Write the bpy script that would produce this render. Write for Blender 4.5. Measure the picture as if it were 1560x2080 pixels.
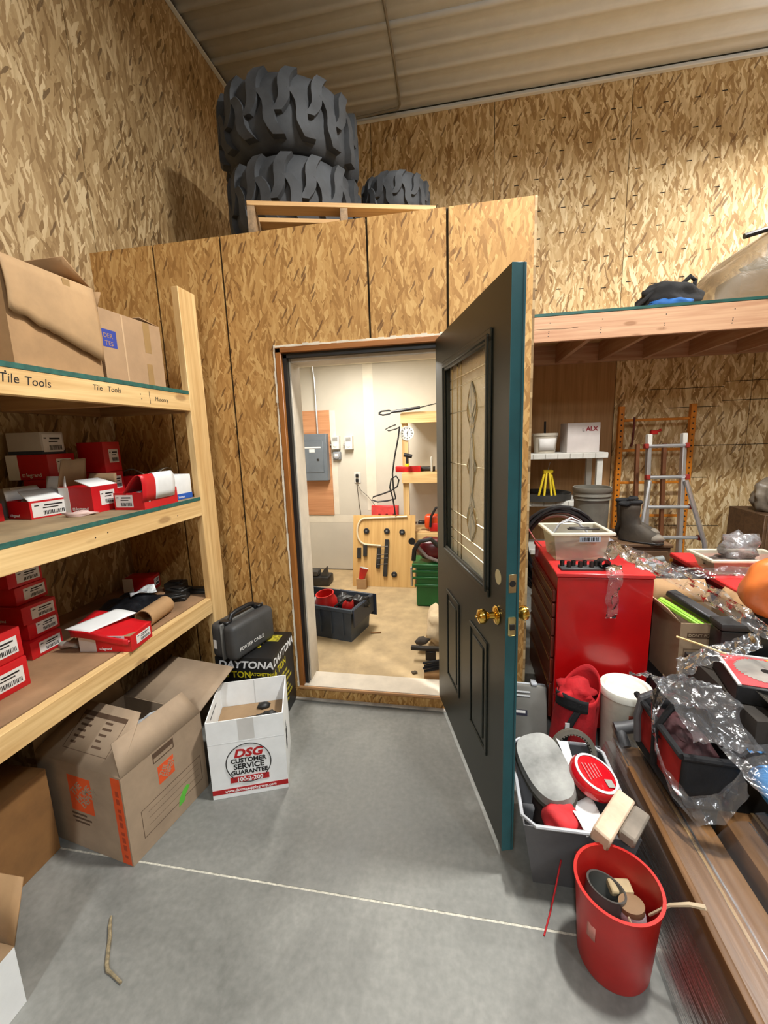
import bpy, bmesh, math, random
from mathutils import Vector, Matrix, noise as mnoise
S = bpy.context.scene
for o in list(bpy.data.objects): bpy.data.objects.remove(o, do_unlink=True)
COL = S.collection
R = math.radians

# ------------------------------------------------------------ camera
CAMH, YAW, PIT, ROL, FPX = 1.60, -0.18376, 0.173785, 0.03336, 854.5
def cam():
    f = Vector((math.sin(YAW)*math.cos(PIT), math.cos(YAW)*math.cos(PIT), -math.sin(PIT)))
    r = Vector((math.cos(YAW), -math.sin(YAW), 0)); d = f.cross(r)
    r2 = math.cos(ROL)*r + math.sin(ROL)*d; d2 = -math.sin(ROL)*r + math.cos(ROL)*d
    c = bpy.data.cameras.new('camera'); c.sensor_fit = 'HORIZONTAL'; c.sensor_width = 36
    c.lens = FPX*36/1560; c.clip_start = .02
    o = bpy.data.objects.new('camera', c); COL.objects.link(o)
    m = Matrix((r2, -d2, -f)).transposed().to_4x4(); m.translation = (0, 0, CAMH)
    o.matrix_world = m; S.camera = o
cam()
S.view_settings.view_transform = 'Standard'; S.view_settings.look = 'None'
S.view_settings.exposure = 0.0; S.view_settings.gamma = 1; S.view_settings.use_curve_mapping = False
W = bpy.data.worlds.new('world'); S.world = W; W.use_nodes = True
W.node_tree.nodes['Background'].inputs[0].default_value = (.80, .86, 1, 1)
W.node_tree.nodes['Background'].inputs[1].default_value = .02
def area(name, loc, sx, sy, power, col, rot=(0, 0, 0), spread=180):
    l = bpy.data.lights.new(name, 'AREA'); l.shape = 'RECTANGLE'; l.size = sx; l.size_y = sy
    l.energy = power; l.color = col; l.spread = R(spread)
    o = bpy.data.objects.new(name, l); COL.objects.link(o); o.location = loc; o.rotation_euler = rot
    return o
WARM = (1.0, .975, .92); COOL = (.90, .96, 1.0)
# hanging shop lamps of the hall (all above and around the viewer, each with an added upward fill to brighten the ceiling) and the store room's ceiling lamp
for loc, sx, sy, pw, col in (((1.045, 1.49, 4.30), .14, .34, 198, WARM), ((2.10, -1.10, 4.30), .22, .6, 66, COOL), ((3.05, 3.55, 4.12), .9, .22, 88, WARM), ((-.55, -2.60, 4.30), .25, 1.0, 125, COOL)):
    area('shop_lamp', loc, sx, sy, pw, col)
    area('ceiling_fill', (loc[0], loc[1], loc[2]+.06), sx, sy, pw*(.22 if loc[1] < 3 else .08), (.86, .94, 1.0), (math.pi, 0, 0))
area('room_lamp', (-.95, 3.45, 2.41), .35, 1.1, 64, (1, .96, .88))

# ------------------------------------------------------------ materials
def lin(c): return tuple((x/255/12.92 if x/255 <= .04045 else ((x/255+.055)/1.055)**2.4) for x in c)
MATS = {}
class NT:
    def __init__(s, name):
        s.m = bpy.data.materials.new(name); s.m.use_nodes = True; s.t = s.m.node_tree
        s.b = s.t.nodes['Principled BSDF']; s.out = s.t.nodes['Material Output']
    def n(s, typ, ins=None, **kw):
        x = s.t.nodes.new(typ)
        for k, v in kw.items(): setattr(x, k, v)
        for k, v in (ins or {}).items():
            if isinstance(v, bpy.types.NodeSocket): s.t.links.new(v, x.inputs[k])
            else: x.inputs[k].default_value = v
        return x
    def l(s, a, b): s.t.links.new(a, b)
    def math(s, op, a, b=0.0): return s.n('ShaderNodeMath', {0: a, 1: b}, operation=op).outputs[0]
    def ramp(s, fac, stops):
        x = s.n('ShaderNodeValToRGB', {0: fac}); e = x.color_ramp.elements
        while len(e) < len(stops): e.new(.5)
        for i, (p, c) in enumerate(stops): e[i].position = p; e[i].color = (*lin(c), 1)
        return x.outputs[0]
    def bump(s, h, strength=.3, dist=.01):
        x = s.n('ShaderNodeBump', {'Height': h, 'Strength': strength, 'Distance': dist}); s.l(x.outputs[0], s.b.inputs['Normal'])
def M(name, col, rough=.6, metal=0, var=.10, vs=9, bump=0, bs=60, spec=.5, coat=0, trans=0, stretch=None, sub=0):
    if name in MATS: return MATS[name]
    k = NT(name); tc = k.n('ShaderNodeTexCoord')
    vec = tc.outputs['Object']
    if stretch: vec = k.n('ShaderNodeMapping', {0: vec, 3: stretch}).outputs[0]
    c0 = tuple(max(0, x*(1-var)) for x in col); c1 = tuple(min(255, x*(1+var*.7)) for x in col)
    if var > 0:
        nz = k.n('ShaderNodeTexNoise', {'Vector': vec, 'Scale': vs, 'Detail': 5, 'Roughness': .6})
        k.l(k.ramp(nz.outputs[0], [(.32, c0), (.68, c1)]), k.b.inputs['Base Color'])
    else: k.b.inputs['Base Color'].default_value = (*lin(col), 1)
    if bump:
        nb = k.n('ShaderNodeTexNoise', {'Vector': vec, 'Scale': bs, 'Detail': 4}); k.bump(nb.outputs[0], bump, .004)
    k.b.inputs['Roughness'].default_value = rough; k.b.inputs['Metallic'].default_value = metal
    k.b.inputs['Specular IOR Level'].default_value = spec; k.b.inputs['Coat Weight'].default_value = coat
    k.b.inputs['Transmission Weight'].default_value = trans
    MATS[name] = k.m; return k.m
def OSB(name, ax, stops, rough=.62, sc=1.0):
    k = NT(name); tc = k.n('ShaderNodeTexCoord'); sep = k.n('ShaderNodeSeparateXYZ', {0: tc.outputs['Object']})
    inf = k.n('ShaderNodeObjectInfo')
    u, v = sep.outputs['XYZ'.index(ax[0])], sep.outputs['XYZ'.index(ax[1])]
    u = k.math('ADD', u, k.math('MULTIPLY', inf.outputs['Random'], 37.0))
    uv = k.n('ShaderNodeCombineXYZ', {0: u, 1: v}).outputs[0]
    uv = k.n('ShaderNodeVectorMath', {0: uv, 'Scale': sc}, operation='SCALE').outputs[0]
    nz = k.n('ShaderNodeTexNoise', {'Vector': uv, 'Scale': 22.0, 'Detail': 2})
    d = k.n('ShaderNodeVectorMath', {0: nz.outputs[1], 1: (.5, .5, .5)}, operation='SUBTRACT').outputs[0]
    d = k.n('ShaderNodeVectorMath', {0: d, 'Scale': .020}, operation='SCALE').outputs[0]
    uv = k.n('ShaderNodeVectorMath', {0: uv, 1: d}, operation='ADD').outputs[0]
    best = tone = None
    for i, (ang, ln, wd) in enumerate(((88, 11, 84), (104, 10, 76), (74, 11, 72), (56, 14, 70), (124, 13, 74))):
        mp = k.n('ShaderNodeMapping', {0: uv, 1: (i*3.7, i*1.3, 0), 2: (0, 0, -R(ang))}).outputs[0]
        mp = k.n('ShaderNodeVectorMath', {0: mp, 1: (ln, wd, 1)}, operation='MULTIPLY').outputs[0]
        vo = k.n('ShaderNodeTexVoronoi', {'Vector': mp, 'Scale': 1.0, 'Randomness': 1.0}, voronoi_dimensions='2D')
        sp = k.n('ShaderNodeSeparateColor', {0: vo.outputs['Color']})
        pr = sp.outputs[0] if i < 3 else k.math('MULTIPLY', sp.outputs[0], .93)
        if best is None: best, tone = pr, sp.outputs[1]
        else:
            gt = k.math('GREATER_THAN', pr, best)
            tone = k.n('ShaderNodeMix', {0: gt, 2: tone, 3: sp.outputs[1]}).outputs[0]; best = k.math('MAXIMUM', pr, best)
    fine = k.n('ShaderNodeTexNoise', {'Vector': k.n('ShaderNodeMapping', {0: uv, 3: (90, 14, 1)}).outputs[0], 'Scale': 1.0, 'Detail': 3})
    t2 = k.math('ADD', k.math('MULTIPLY', tone, .78), k.math('MULTIPLY', fine.outputs[0], .24))
    big = k.n('ShaderNodeTexNoise', {'Vector': uv, 'Scale': 1.3, 'Detail': 2})
    t2 = k.math('ADD', t2, k.math('MULTIPLY', k.math('SUBTRACT', big.outputs[0], .5), .25))
    fm = k.n('ShaderNodeMapping', {0: uv, 2: (0, 0, -R(62))}).outputs[0]
    fm = k.n('ShaderNodeVectorMath', {0: fm, 1: (8, 50, 1)}, operation='MULTIPLY').outputs[0]
    fv = k.n('ShaderNodeTexVoronoi', {'Vector': fm, 'Scale': 1.0}, voronoi_dimensions='2D')
    fk = k.math('MULTIPLY', k.math('LESS_THAN', fv.outputs['Distance'], .26), k.math('GREATER_THAN', k.n('ShaderNodeSeparateColor', {0: fv.outputs['Color']}).outputs[2], .84))
    cc = k.n('ShaderNodeMix', {0: k.math('MULTIPLY', fk, .75), 6: k.ramp(t2, stops), 7: (*lin(stops[0][1]), 1)}, data_type='RGBA').outputs[2]
    k.l(cc, k.b.inputs['Base Color'])
    k.b.inputs['Roughness'].default_value = rough
    k.bump(k.math('ADD', best, k.math('MULTIPLY', fine.outputs[0], .3)), .35, .004)
    MATS[name] = k.m; return k.m
ST_L = [(.02, (112, 78, 40)), (.12, (158, 122, 74)), (.38, (194, 160, 108)), (.66, (216, 188, 140)), (.95, (246, 226, 184))]
ST_W = [(.02, (92, 56, 18)), (.12, (150, 106, 50)), (.38, (174, 128, 68)), (.66, (188, 144, 82)), (.95, (210, 170, 108))]
ST_G = [(.02, (88, 62, 32)), (.12, (134, 104, 64)), (.38, (162, 132, 90)), (.66, (180, 152, 108)), (.95, (216, 192, 150))]
osb_back = OSB('osb_back', 'XZ', ST_L, sc=.62); osb_left = OSB('osb_left', 'YZ', ST_G, sc=.66)
osb_part = OSB('osb_partition', 'XZ', ST_W); osb_floor = OSB('osb_floor', 'XY', ST_L)
def WOOD(name, ax, c0, c1, knots=True, rough=.6):
    if name in MATS: return MATS[name]
    k = NT(name); tc = k.n('ShaderNodeTexCoord'); inf = k.n('ShaderNodeObjectInfo')
    off = k.n('ShaderNodeCombineXYZ', {0: k.math('MULTIPLY', inf.outputs['Random'], 11.0), 1: k.math('MULTIPLY', inf.outputs['Random'], 7.0)}).outputs[0]
    v = k.n('ShaderNodeVectorMath', {0: tc.outputs['Object'], 1: off}, operation='ADD').outputs[0]
    sc = [16, 16, 16]; sc['XYZ'.index(ax)] = 1.1
    mp = k.n('ShaderNodeMapping', {0: v, 3: tuple(sc)}).outputs[0]
    w = k.n('ShaderNodeTexNoise', {'Vector': mp, 'Scale': 1.0, 'Detail': 4, 'Distortion': 1.2})
    sc2 = [90, 90, 90]; sc2['XYZ'.index(ax)] = 2.2
    f = k.n('ShaderNodeTexNoise', {'Vector': k.n('ShaderNodeMapping', {0: v, 3: tuple(sc2)}).outputs[0], 'Scale': 1.0, 'Detail': 3})
    t = k.math('ADD', k.math('MULTIPLY', w.outputs[0], .65), k.math('MULTIPLY', f.outputs[0], .35))
    c = k.ramp(t, [(.33, c0), (.62, c1)])
    if knots:
        sk = [9, 9, 9]; sk['XYZ'.index(ax)] = 3.2
        vo = k.n('ShaderNodeTexVoronoi', {'Vector': k.n('ShaderNodeMapping', {0: v, 3: tuple(sk)}).outputs[0], 'Scale': 1.0})
        kf = k.ramp(vo.outputs['Distance'], [(.0, (255, 255, 255)), (.10, (255, 255, 255)), (.17, (0, 0, 0))])
        c = k.n('ShaderNodeMix', {0: k.math('MULTIPLY', kf, .55), 6: c, 7: (*lin((120, 72, 32)), 1)}, data_type='RGBA').outputs[2]
    k.l(c, k.b.inputs['Base Color']); k.b.inputs['Roughness'].default_value = rough
    k.bump(f.outputs[0], .15, .003)
    MATS[name] = k.m; return k.m
def lum(ax): return WOOD('lumber_'+ax.lower(), ax, (196, 152, 94), (232, 198, 140))
def lumd(ax): return WOOD('old_lumber_'+ax.lower(), ax, (150, 108, 66), (192, 150, 100))
def pinky(ax): return WOOD('pink_lumber_'+ax.lower(), ax, (172, 124, 92), (200, 160, 126))
def ply(ax): return WOOD('plywood_'+ax.lower(), ax, (196, 158, 102), (222, 188, 134), False)
def CONC():
    k = NT('concrete'); tc = k.n('ShaderNodeTexCoord'); v = tc.outputs['Object']
    a = k.n('ShaderNodeTexNoise', {'Vector': v, 'Scale': 1.6, 'Detail': 7, 'Roughness': .62, 'Distortion': .6})
    b = k.n('ShaderNodeTexNoise', {'Vector': v, 'Scale': 46.0, 'Detail': 5})
    t = k.math('ADD', k.math('MULTIPLY', a.outputs[0], .8), k.math('MULTIPLY', b.outputs[0], .2))
    k.l(k.ramp(t, [(.32, (90, 91, 87)), (.50, (120, 120, 115)), (.68, (146, 145, 139))]), k.b.inputs['Base Color'])
    k.l(k.n('ShaderNodeMapRange', {0: a.outputs[0], 1: .3, 2: .7, 3: .42, 4: .62}).outputs[0], k.b.inputs['Roughness'])
    k.bump(b.outputs[0], .10, .002); MATS['concrete'] = k.m; return k.m
concrete = CONC()
def FILM(name, tint=(245, 246, 248), op=.10, bump=.9, bs=30, rough=.14, stretch=(1, 1, 1), base=.08, dcol=(230, 230, 235), ior=1.5):
    if name in MATS: return MATS[name]
    k = NT(name); tc = k.n('ShaderNodeTexCoord')
    v = k.n('ShaderNodeMapping', {0: tc.outputs['Object'], 3: stretch}).outputs[0]
    nz = k.n('ShaderNodeTexNoise', {'Vector': v, 'Scale': bs, 'Detail': 4, 'Distortion': 1.0})
    bp = k.n('ShaderNodeBump', {'Height': nz.outputs[0], 'Strength': bump, 'Distance': .012})
    gl = k.n('ShaderNodeBsdfGlossy', {'Color': (1, 1, 1, 1), 'Roughness': rough, 'Normal': bp.outputs[0]})
    tr = k.n('ShaderNodeBsdfTransparent', {'Color': (*lin(tint), 1)})
    df = k.n('ShaderNodeBsdfDiffuse', {'Color': (*lin(dcol), 1)})
    fr = k.n('ShaderNodeFresnel', {'IOR': ior, 'Normal': bp.outputs[0]})
    m1 = k.n('ShaderNodeMixShader', {0: op}); k.l(tr.outputs[0], m1.inputs[1]); k.l(df.outputs[0], m1.inputs[2])
    m2 = k.n('ShaderNodeMixShader', {0: k.math('MINIMUM', k.math('ADD', fr.outputs[0], base), 1.0)}); k.l(m1.outputs[0], m2.inputs[1]); k.l(gl.outputs[0], m2.inputs[2])
    k.l(m2.outputs[0], k.out.inputs[0]); MATS[name] = k.m; return k.m
def CLEAR(name, tint, op=.35, rough=.25):
    if name in MATS: return MATS[name]
    k = NT(name)
    gl = k.n('ShaderNodeBsdfGlossy', {'Roughness': rough}); tr = k.n('ShaderNodeBsdfTransparent', {'Color': (*lin(tint), 1)})
    df = k.n('ShaderNodeBsdfDiffuse', {'Color': (*lin(tint), 1)}); m1 = k.n('ShaderNodeMixShader', {0: op})
    k.l(tr.outputs[0], m1.inputs[1]); k.l(df.outputs[0], m1.inputs[2])
    m2 = k.n('ShaderNodeMixShader', {0: .08}); k.l(m1.outputs[0], m2.inputs[1]); k.l(gl.outputs[0], m2.inputs[2])
    k.l(m2.outputs[0], k.out.inputs[0]); MATS[name] = k.m; return k.m

cardb = M('cardboard', (168, 132, 92), .8, var=.07, bump=.12, bs=40)
cardd = M('cardboard_dark', (138, 98, 55), .8, var=.09, bump=.12, bs=40)
cardg = M('cardboard_greyish', (160, 138, 114), .8, var=.06, bump=.12, bs=40)
cardin = M('cardboard_inside', (150, 122, 90), .85, var=.06)
white_card = M('white_card', (236, 238, 238), .55, var=.03)
red_card = M('red_card', (200, 22, 30), .42, var=.06)
label_w = M('label_white', (226, 224, 220), .6, var=.02)
ink = M('ink_black', (24, 22, 22), .7, var=0); ink_brown = M('ink_brown', (84, 62, 44), .8, var=0)
red_ink = M('ink_red', (176, 22, 26), .6, var=0); white_ink = M('ink_white', (236, 236, 236), .6, var=0)
yel_ink = M('ink_yellow', (206, 190, 30), .6, var=0); orange_ink = M('ink_orange', (222, 84, 32), .7, var=.05)
blue_ink = M('ink_blue', (44, 62, 150), .7, var=.04); green_ink = M('ink_green', (92, 180, 58), .7, var=.08)
rubber = M('rubber', (58, 60, 63), .75, var=.22, vs=6, bump=.25, bs=30)
blackpl = M('black_plastic', (26, 26, 28), .42, var=.12); dkgrey = M('dark_grey_plastic', (62, 62, 62), .55, var=.12, bump=.1)
steel = M('steel', (176, 176, 178), .32, metal=1, var=.06); dksteel = M('dark_steel', (70, 68, 66), .45, metal=.8, var=.15)
alu = M('aluminium', (206, 206, 208), .36, metal=.85, var=.05); brass = M('brass', (232, 190, 92), .16, metal=1, var=.04)
drywall = M('drywall', (206, 199, 184), .85, var=.025, vs=3); mud = M('joint_compound', (226, 218, 200), .85, var=.03)
red_pl = M('red_plastic', (196, 32, 30), .38, var=.07); red_metal = M('red_enamel', (172, 10, 12), .28, var=.05, coat=.3)
red_cloth = M('red_cloth', (176, 20, 28), .85, var=.16, bump=.3, bs=90); black_cloth = M('black_cloth', (24, 24, 26), .9, var=.2, bump=.3, bs=90)
green_door = M('green_paint', (38, 42, 36), .40, var=.03, spec=.5); teal_edge = M('teal_paint', (32, 84, 90), .42, var=.10, vs=5, bump=.05)
white_pl = M('white_plastic', (214, 212, 204), .45, var=.05); grey_pl = M('grey_plastic', (128, 132, 136), .5, var=.06)
cream_paint = M('primed_wood', (206, 194, 176), .6, var=.05); varn = WOOD('varnished_wood_z', 'Z', (120, 70, 28), (164, 104, 48), False, .4)
varn_x = WOOD('varnished_wood_x', 'X', (120, 70, 28), (164, 104, 48), False, .4)
orange_pl = M('orange_plastic', (222, 74, 24), .4, var=.06); yellow_pl = M('yellow_plastic', (226, 196, 30), .45, var=.06)
film = FILM('stretch_film', op=.06, bs=16, bump=.75, rough=.10, base=.03); film_long = FILM('stretch_film_taut', op=.03, stretch=(12, .5, 12), bs=5, bump=.15, rough=.3, base=.01, ior=1.12)
film_milky = FILM('plastic_sheet', (206, 196, 178), op=.28, bs=9, bump=.6, rough=.42, base=.01, ior=1.3, dcol=(160, 146, 120)); film_white = FILM('clear_film_ball', (226, 226, 226), op=.2, bs=20)

# ------------------------------------------------------------ geometry helpers
class B:
    def __init__(s): s.bm = bmesh.new(); s.soft = False
    def box(s, x0, x1, y0, y1, z0, z1, bev=0, seg=1, mtx=None):
        r = bmesh.ops.create_cube(s.bm, size=1.0); vs = r['verts']
        for v in vs:
            v.co = ((x0+x1)/2+v.co.x*(x1-x0), (y0+y1)/2+v.co.y*(y1-y0), (z0+z1)/2+v.co.z*(z1-z0))
        if bev:
            es = list({e for v in vs for e in v.link_edges})
            rr = bmesh.ops.bevel(s.bm, geom=es, offset=bev, segments=seg, affect='EDGES', profile=.5)
            vs = list({v for f in rr['faces'] for v in f.verts} | {v for v in vs if v.is_valid})
        if mtx is not None:
            for v in vs: v.co = mtx @ v.co
        return s
    def tube(s, pts, r, n=8, closed=False, caps=True):
        pts = [Vector(p) for p in pts]; N = len(pts); rings = []
        up = None
        for i, p in enumerate(pts):
            if closed: t = pts[(i+1) % N]-pts[i-1]
            else: t = pts[min(i+1, N-1)]-pts[max(i-1, 0)]
            if t.length < 1e-9: t = Vector((0, 0, 1))
            t.normalize()
            if up is None:
                up = Vector((0, 0, 1)) if abs(t.z) < .9 else Vector((1, 0, 0))
            up = up - t*up.dot(t)
            if up.length < 1e-6: up = t.orthogonal()
            up.normalize(); sd = t.cross(up)
            rr = r[i] if isinstance(r, (list, tuple)) else r
            rings.append([s.bm.verts.new(p+(up*math.cos(2*math.pi*k/n)+sd*math.sin(2*math.pi*k/n))*rr) for k in range(n)])
        for i in range(N if closed else N-1):
            a, b = rings[i], rings[(i+1) % N]
            for k in range(n): s.bm.faces.new((a[k], a[(k+1) % n], b[(k+1) % n], b[k]))
        if caps and not closed:
            s.bm.faces.new(rings[0][::-1]); s.bm.faces.new(rings[-1])
        return s
    def cyl(s, p0, p1, r, n=16, r1=None): return s.tube([p0, p1], [r, r if r1 is None else r1], n)
    def lathe(s, prof, n=24, c=(0, 0, 0), mtx=None, closed=False):
        rings = []; mtx = mtx or Matrix.Identity(4); c = Vector(c)
        for (r, z) in prof:
            if r < 1e-6: rings.append([s.bm.verts.new(mtx @ (c+Vector((0, 0, z))))])
            else: rings.append([s.bm.verts.new(mtx @ (c+Vector((r*math.cos(2*math.pi*k/n), r*math.sin(2*math.pi*k/n), z)))) for k in range(n)])
        m = len(rings)
        for i in range(m if closed else m-1):
            a, b = rings[i], rings[(i+1) % m]
            for k in range(n):
                k2 = (k+1) % n
                if len(a) == 1 and len(b) == 1: continue
                if len(a) == 1: s.bm.faces.new((a[0], b[k2], b[k]))
                elif len(b) == 1: s.bm.faces.new((a[k], a[k2], b[0]))
                else: s.bm.faces.new((a[k], a[k2], b[k2], b[k]))
        return s
    def prism(s, pts, vec):
        vec = Vector(vec); a = [s.bm.verts.new(Vector(p)) for p in pts]; b = [s.bm.verts.new(Vector(p)+vec) for p in pts]
        n = len(a); s.bm.faces.new(a[::-1]); s.bm.faces.new(b)
        for k in range(n): s.bm.faces.new((a[k], a[(k+1) % n], b[(k+1) % n], b[k]))
        return s
    def grid(s, fn, nu, nv, closeu=False):
        g = [[s.bm.verts.new(Vector(fn(i/nu, j/nv))) for j in range(nv+1)] for i in range(nu if closeu else nu+1)]
        for i in range(nu):
            for j in range(nv):
                i2 = (i+1) % len(g); s.bm.faces.new((g[i][j], g[i2][j], g[i2][j+1], g[i][j+1]))
        return s
    def blob(s, c, rad, seed=0, amp=.25, sc=4.0, n=3, flat=None):
        s.soft = True; r = bmesh.ops.create_icosphere(s.bm, subdivisions=n, radius=1.0)
        for v in r['verts']:
            d = v.co.normalized(); w = 1+amp*mnoise.noise(d*sc*.5+Vector((seed*7.1, seed*3.3, 0)))
            v.co = Vector(c)+Vector((d.x*rad[0]*w, d.y*rad[1]*w, d.z*rad[2]*w))
            if flat is not None and v.co.z < flat: v.co.z = flat
        return s
    def move(s, mtx):
        for v in s.bm.verts: v.co = mtx @ v.co
        return s
    def done(s, name, mat, parent=None, smooth=True, thick=0):
        bm = s.bm; bmesh.ops.recalc_face_normals(bm, faces=bm.faces)
        if smooth:
            for f in bm.faces: f.smooth = True
            for e in ([] if s.soft else bm.edges):
                if len(e.link_faces) == 2 and e.calc_face_angle(0) > R(38): e.smooth = False
        me = bpy.data.meshes.new(name); bm.to_mesh(me); bm.free(); me.materials.append(mat)
        o = bpy.data.objects.new(name, me); COL.objects.link(o)
        if parent: o.parent = parent
        if thick:
            md = o.modifiers.new('solid', 'SOLIDIFY'); md.thickness = thick; md.offset = 0
        return o
def box(name, mat, parent, x0, x1, y0, y1, z0, z1, bev=.0, seg=1): return B().box(x0, x1, y0, y1, z0, z1, bev, seg).done(name, mat, parent)
def tag(o, label, cat, group=None, kind=None):
    o['label'] = label; o['category'] = cat
    if group: o['group'] = group
    if kind: o['kind'] = kind
    return o
def thing(name, label, cat, loc=(0, 0, 0), rz=0, group=None, rot=None):
    o = bpy.data.objects.new(name, None); COL.objects.link(o); o.location = loc; o.empty_display_size = .05
    o.rotation_euler = rot if rot else (0, 0, rz); return tag(o, label, cat, group)
def struct(o, label=None): o['kind'] = 'structure'; o['label'] = label or o.name.replace('_', ' '); return o
def dup(root, loc=None, rz=None, label=None):
    def cp(o, par):
        c = o.copy(); COL.objects.link(c); c.parent = par
        for ch in [x for x in bpy.data.objects if x.parent == o]: cp(ch, c)
        return c
    r = cp(root, root.parent)
    if loc is not None: r.location = loc
    if rz is not None: r.rotation_euler = (0, 0, rz)
    if label: r['label'] = label
    return r
def text(s, size, mat, parent, loc, xdir, ydir, name='lettering', ext=.0004, shear=0, align='LEFT', sx=1.0, bold=0):
    cu = bpy.data.curves.new(name, 'FONT'); cu.body = s; cu.size = size; cu.extrude = ext; cu.shear = shear
    cu.align_x = align; cu.resolution_u = 3; cu.offset = bold
    t = bpy.data.objects.new(name, cu); COL.objects.link(t)
    me = bpy.data.meshes.new_from_object(t.evaluated_get(bpy.context.evaluated_depsgraph_get()))
    bpy.data.objects.remove(t); me.name = name
    x = Vector(xdir).normalized(); y = Vector(ydir); y = (y-x*y.dot(x)).normalized(); z = x.cross(y)
    m = Matrix((x*sx, y, z)).transposed().to_4x4(); m.translation = Vector(loc); me.transform(m)
    me.materials.clear(); me.materials.append(mat)
    o = bpy.data.objects.new(name, me); COL.objects.link(o); o.parent = parent; return o
def wob(t, seed, amp): return amp*mnoise.noise(Vector((t, seed*5.3, seed)))
# ============================================================ the setting
XL, YB, ZC, YW, ZR = -2.077, 4.77, 4.76, 2.28, 2.69
fl = struct(box('floor', M('saw_cut_dust', (190, 186, 172), .8, var=.2, vs=60), None, -2.2, 6, -6, 4.9, -.15, -.0012), 'grey concrete shop floor with a saw cut joint')
gap = .004
b = B(); b.box(-2.2, 6, -6, 1.185-gap, -.006, 0); b.done('slab', concrete, fl)
b = B(); b.box(-2.2, 6, 1.185+gap, 4.9, -.006, 0); b.done('slab', concrete, fl)
# left wall
wl = struct(box('wall_left', M('wall_dark_brown', (40, 32, 22), .9, var=0), None, -2.21, XL-.0115, -6, 4.9, 0, ZC), 'left wall clad in grey-brown strand board')  # one dark brown for wall backing, kerfs and marks
y = 4.77
while y > -5.9:
    y0 = max(y-1.2192, -6)
    for z0, z1 in ((0, 2.438), (2.440, ZC)): box('panel', osb_left, wl, XL-.0115, XL, y0+.002, y-.002, z0, z1)
    y = y0
# back wall
wb = struct(box('wall_back', MATS['wall_dark_brown'], None, -2.2, 6, YB+.0115, YB+.13, 0, ZC), 'tall back wall clad in pale strand board')
for i in range(-2, 5):
    x0, x1 = max(.323+1.2192*i, XL), min(.323+1.2192*(i+1), 6)
    for z0, z1 in ((0, 2.438), (2.440, ZC)): box('panel', WOOD('brown_plywood_z', 'Z', (150, 108, 62), (178, 134, 84), False) if i == 0 and z0 == 0 else osb_back, wb, x0+.003, x1-.003, YB, YB+.0115, z0, z1)
for x0, x1, z in ((1.86, 2.52, 1.985), (2.53, 3.3, 2.03), (2.05, 2.5, 1.80), (2.52, 3.3, 1.85), (2.05, 2.45, 1.10), (2.1, 3.2, 1.42), (2.0, 2.6, .60)):
    box('kerf', MATS['wall_dark_brown'], wb, x0, x1, YB-.0006, YB, z, z+.006)
wr = struct(box('wall_right', osb_left, None, 6, 6.12, -6, 4.9, 0, ZC), 'far right wall of the shop'); 
wf = struct(box('wall_rear', osb_back, None, -2.2, 6.1, -6.12, -6, 0, ZC), 'rear wall of the shop behind the viewer')
# nails and strand marks on the back wall
rnd = random.Random(5)
b = B()
for i in range(9):
    for j in range(8):
        x = .52+i*.22+rnd.uniform(-.02, .02); z = 2.75+j*.25+rnd.uniform(-.02, .02)
        b.box(x-.022, x+.022, YB-.001, YB, z-.004, z+.004)
st = b.done('staple_marks', MATS['wall_dark_brown'], wb); st['kind'] = 'stuff'
# ceiling: ribbed steel sheets
ceil = struct(box('ceiling', drywall, None, -2.2, 6, -6, 4.9, ZC+.03, ZC+.12), 'ceiling of ribbed white steel sheets')
white_st = M('white_steel', (222, 226, 228), .45, var=.02)
y = 4.72
for k in range(11):
    b = B(); prof = []
    for j in range(4):
        yb_ = y-.2286*j
        prof += [(yb_, 0), (yb_-.085, 0), (yb_-.0975, .004), (yb_-.11, 0), (yb_-.165, 0), (yb_-.182, -.018), (yb_-.2116, -.018)]
    prof.append((y-.9144, 0))
    for x0, x1 in ((XL, 6.0),):
        va = [b.bm.verts.new((x0, p[0], ZC+p[1])) for p in prof]; vb = [b.bm.verts.new((x1, p[0], ZC+p[1])) for p in prof]
        for i in range(len(prof)-1): b.bm.faces.new((va[i], va[i+1], vb[i+1], vb[i]))
    b.done('ceiling_sheet', white_st, ceil, thick=.001); y -= .9144
b = B(); b.box(XL, 6, YB-.045, YB, ZC-.035, ZC-.004, .006); b.done('edge_trim', white_st, ceil)
b = B(); b.box(XL, XL+.035, -5.9, YB-.05, ZC-.035, ZC-.022, .004); b.done('edge_trim', white_st, ceil)
cab = thing('ceiling_cable', 'thin dark cable crossing the white ribbed ceiling above the big tires', 'cable', (-.55, 4.1, ZC-.03))
b = B(); b.tube([(.02, -3.2, .0), (.0, -.5, .002), (0, 0, 0), (-.01, .3, .0), (-.02, .5, 0), (-.04, .535, -.004), (-.3, .55, -.01), (-.95, .58, -.01)], .011, 8); b.done('cable_run', M('cable_grey', (132, 126, 114), .6, var=.05), cab)
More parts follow.
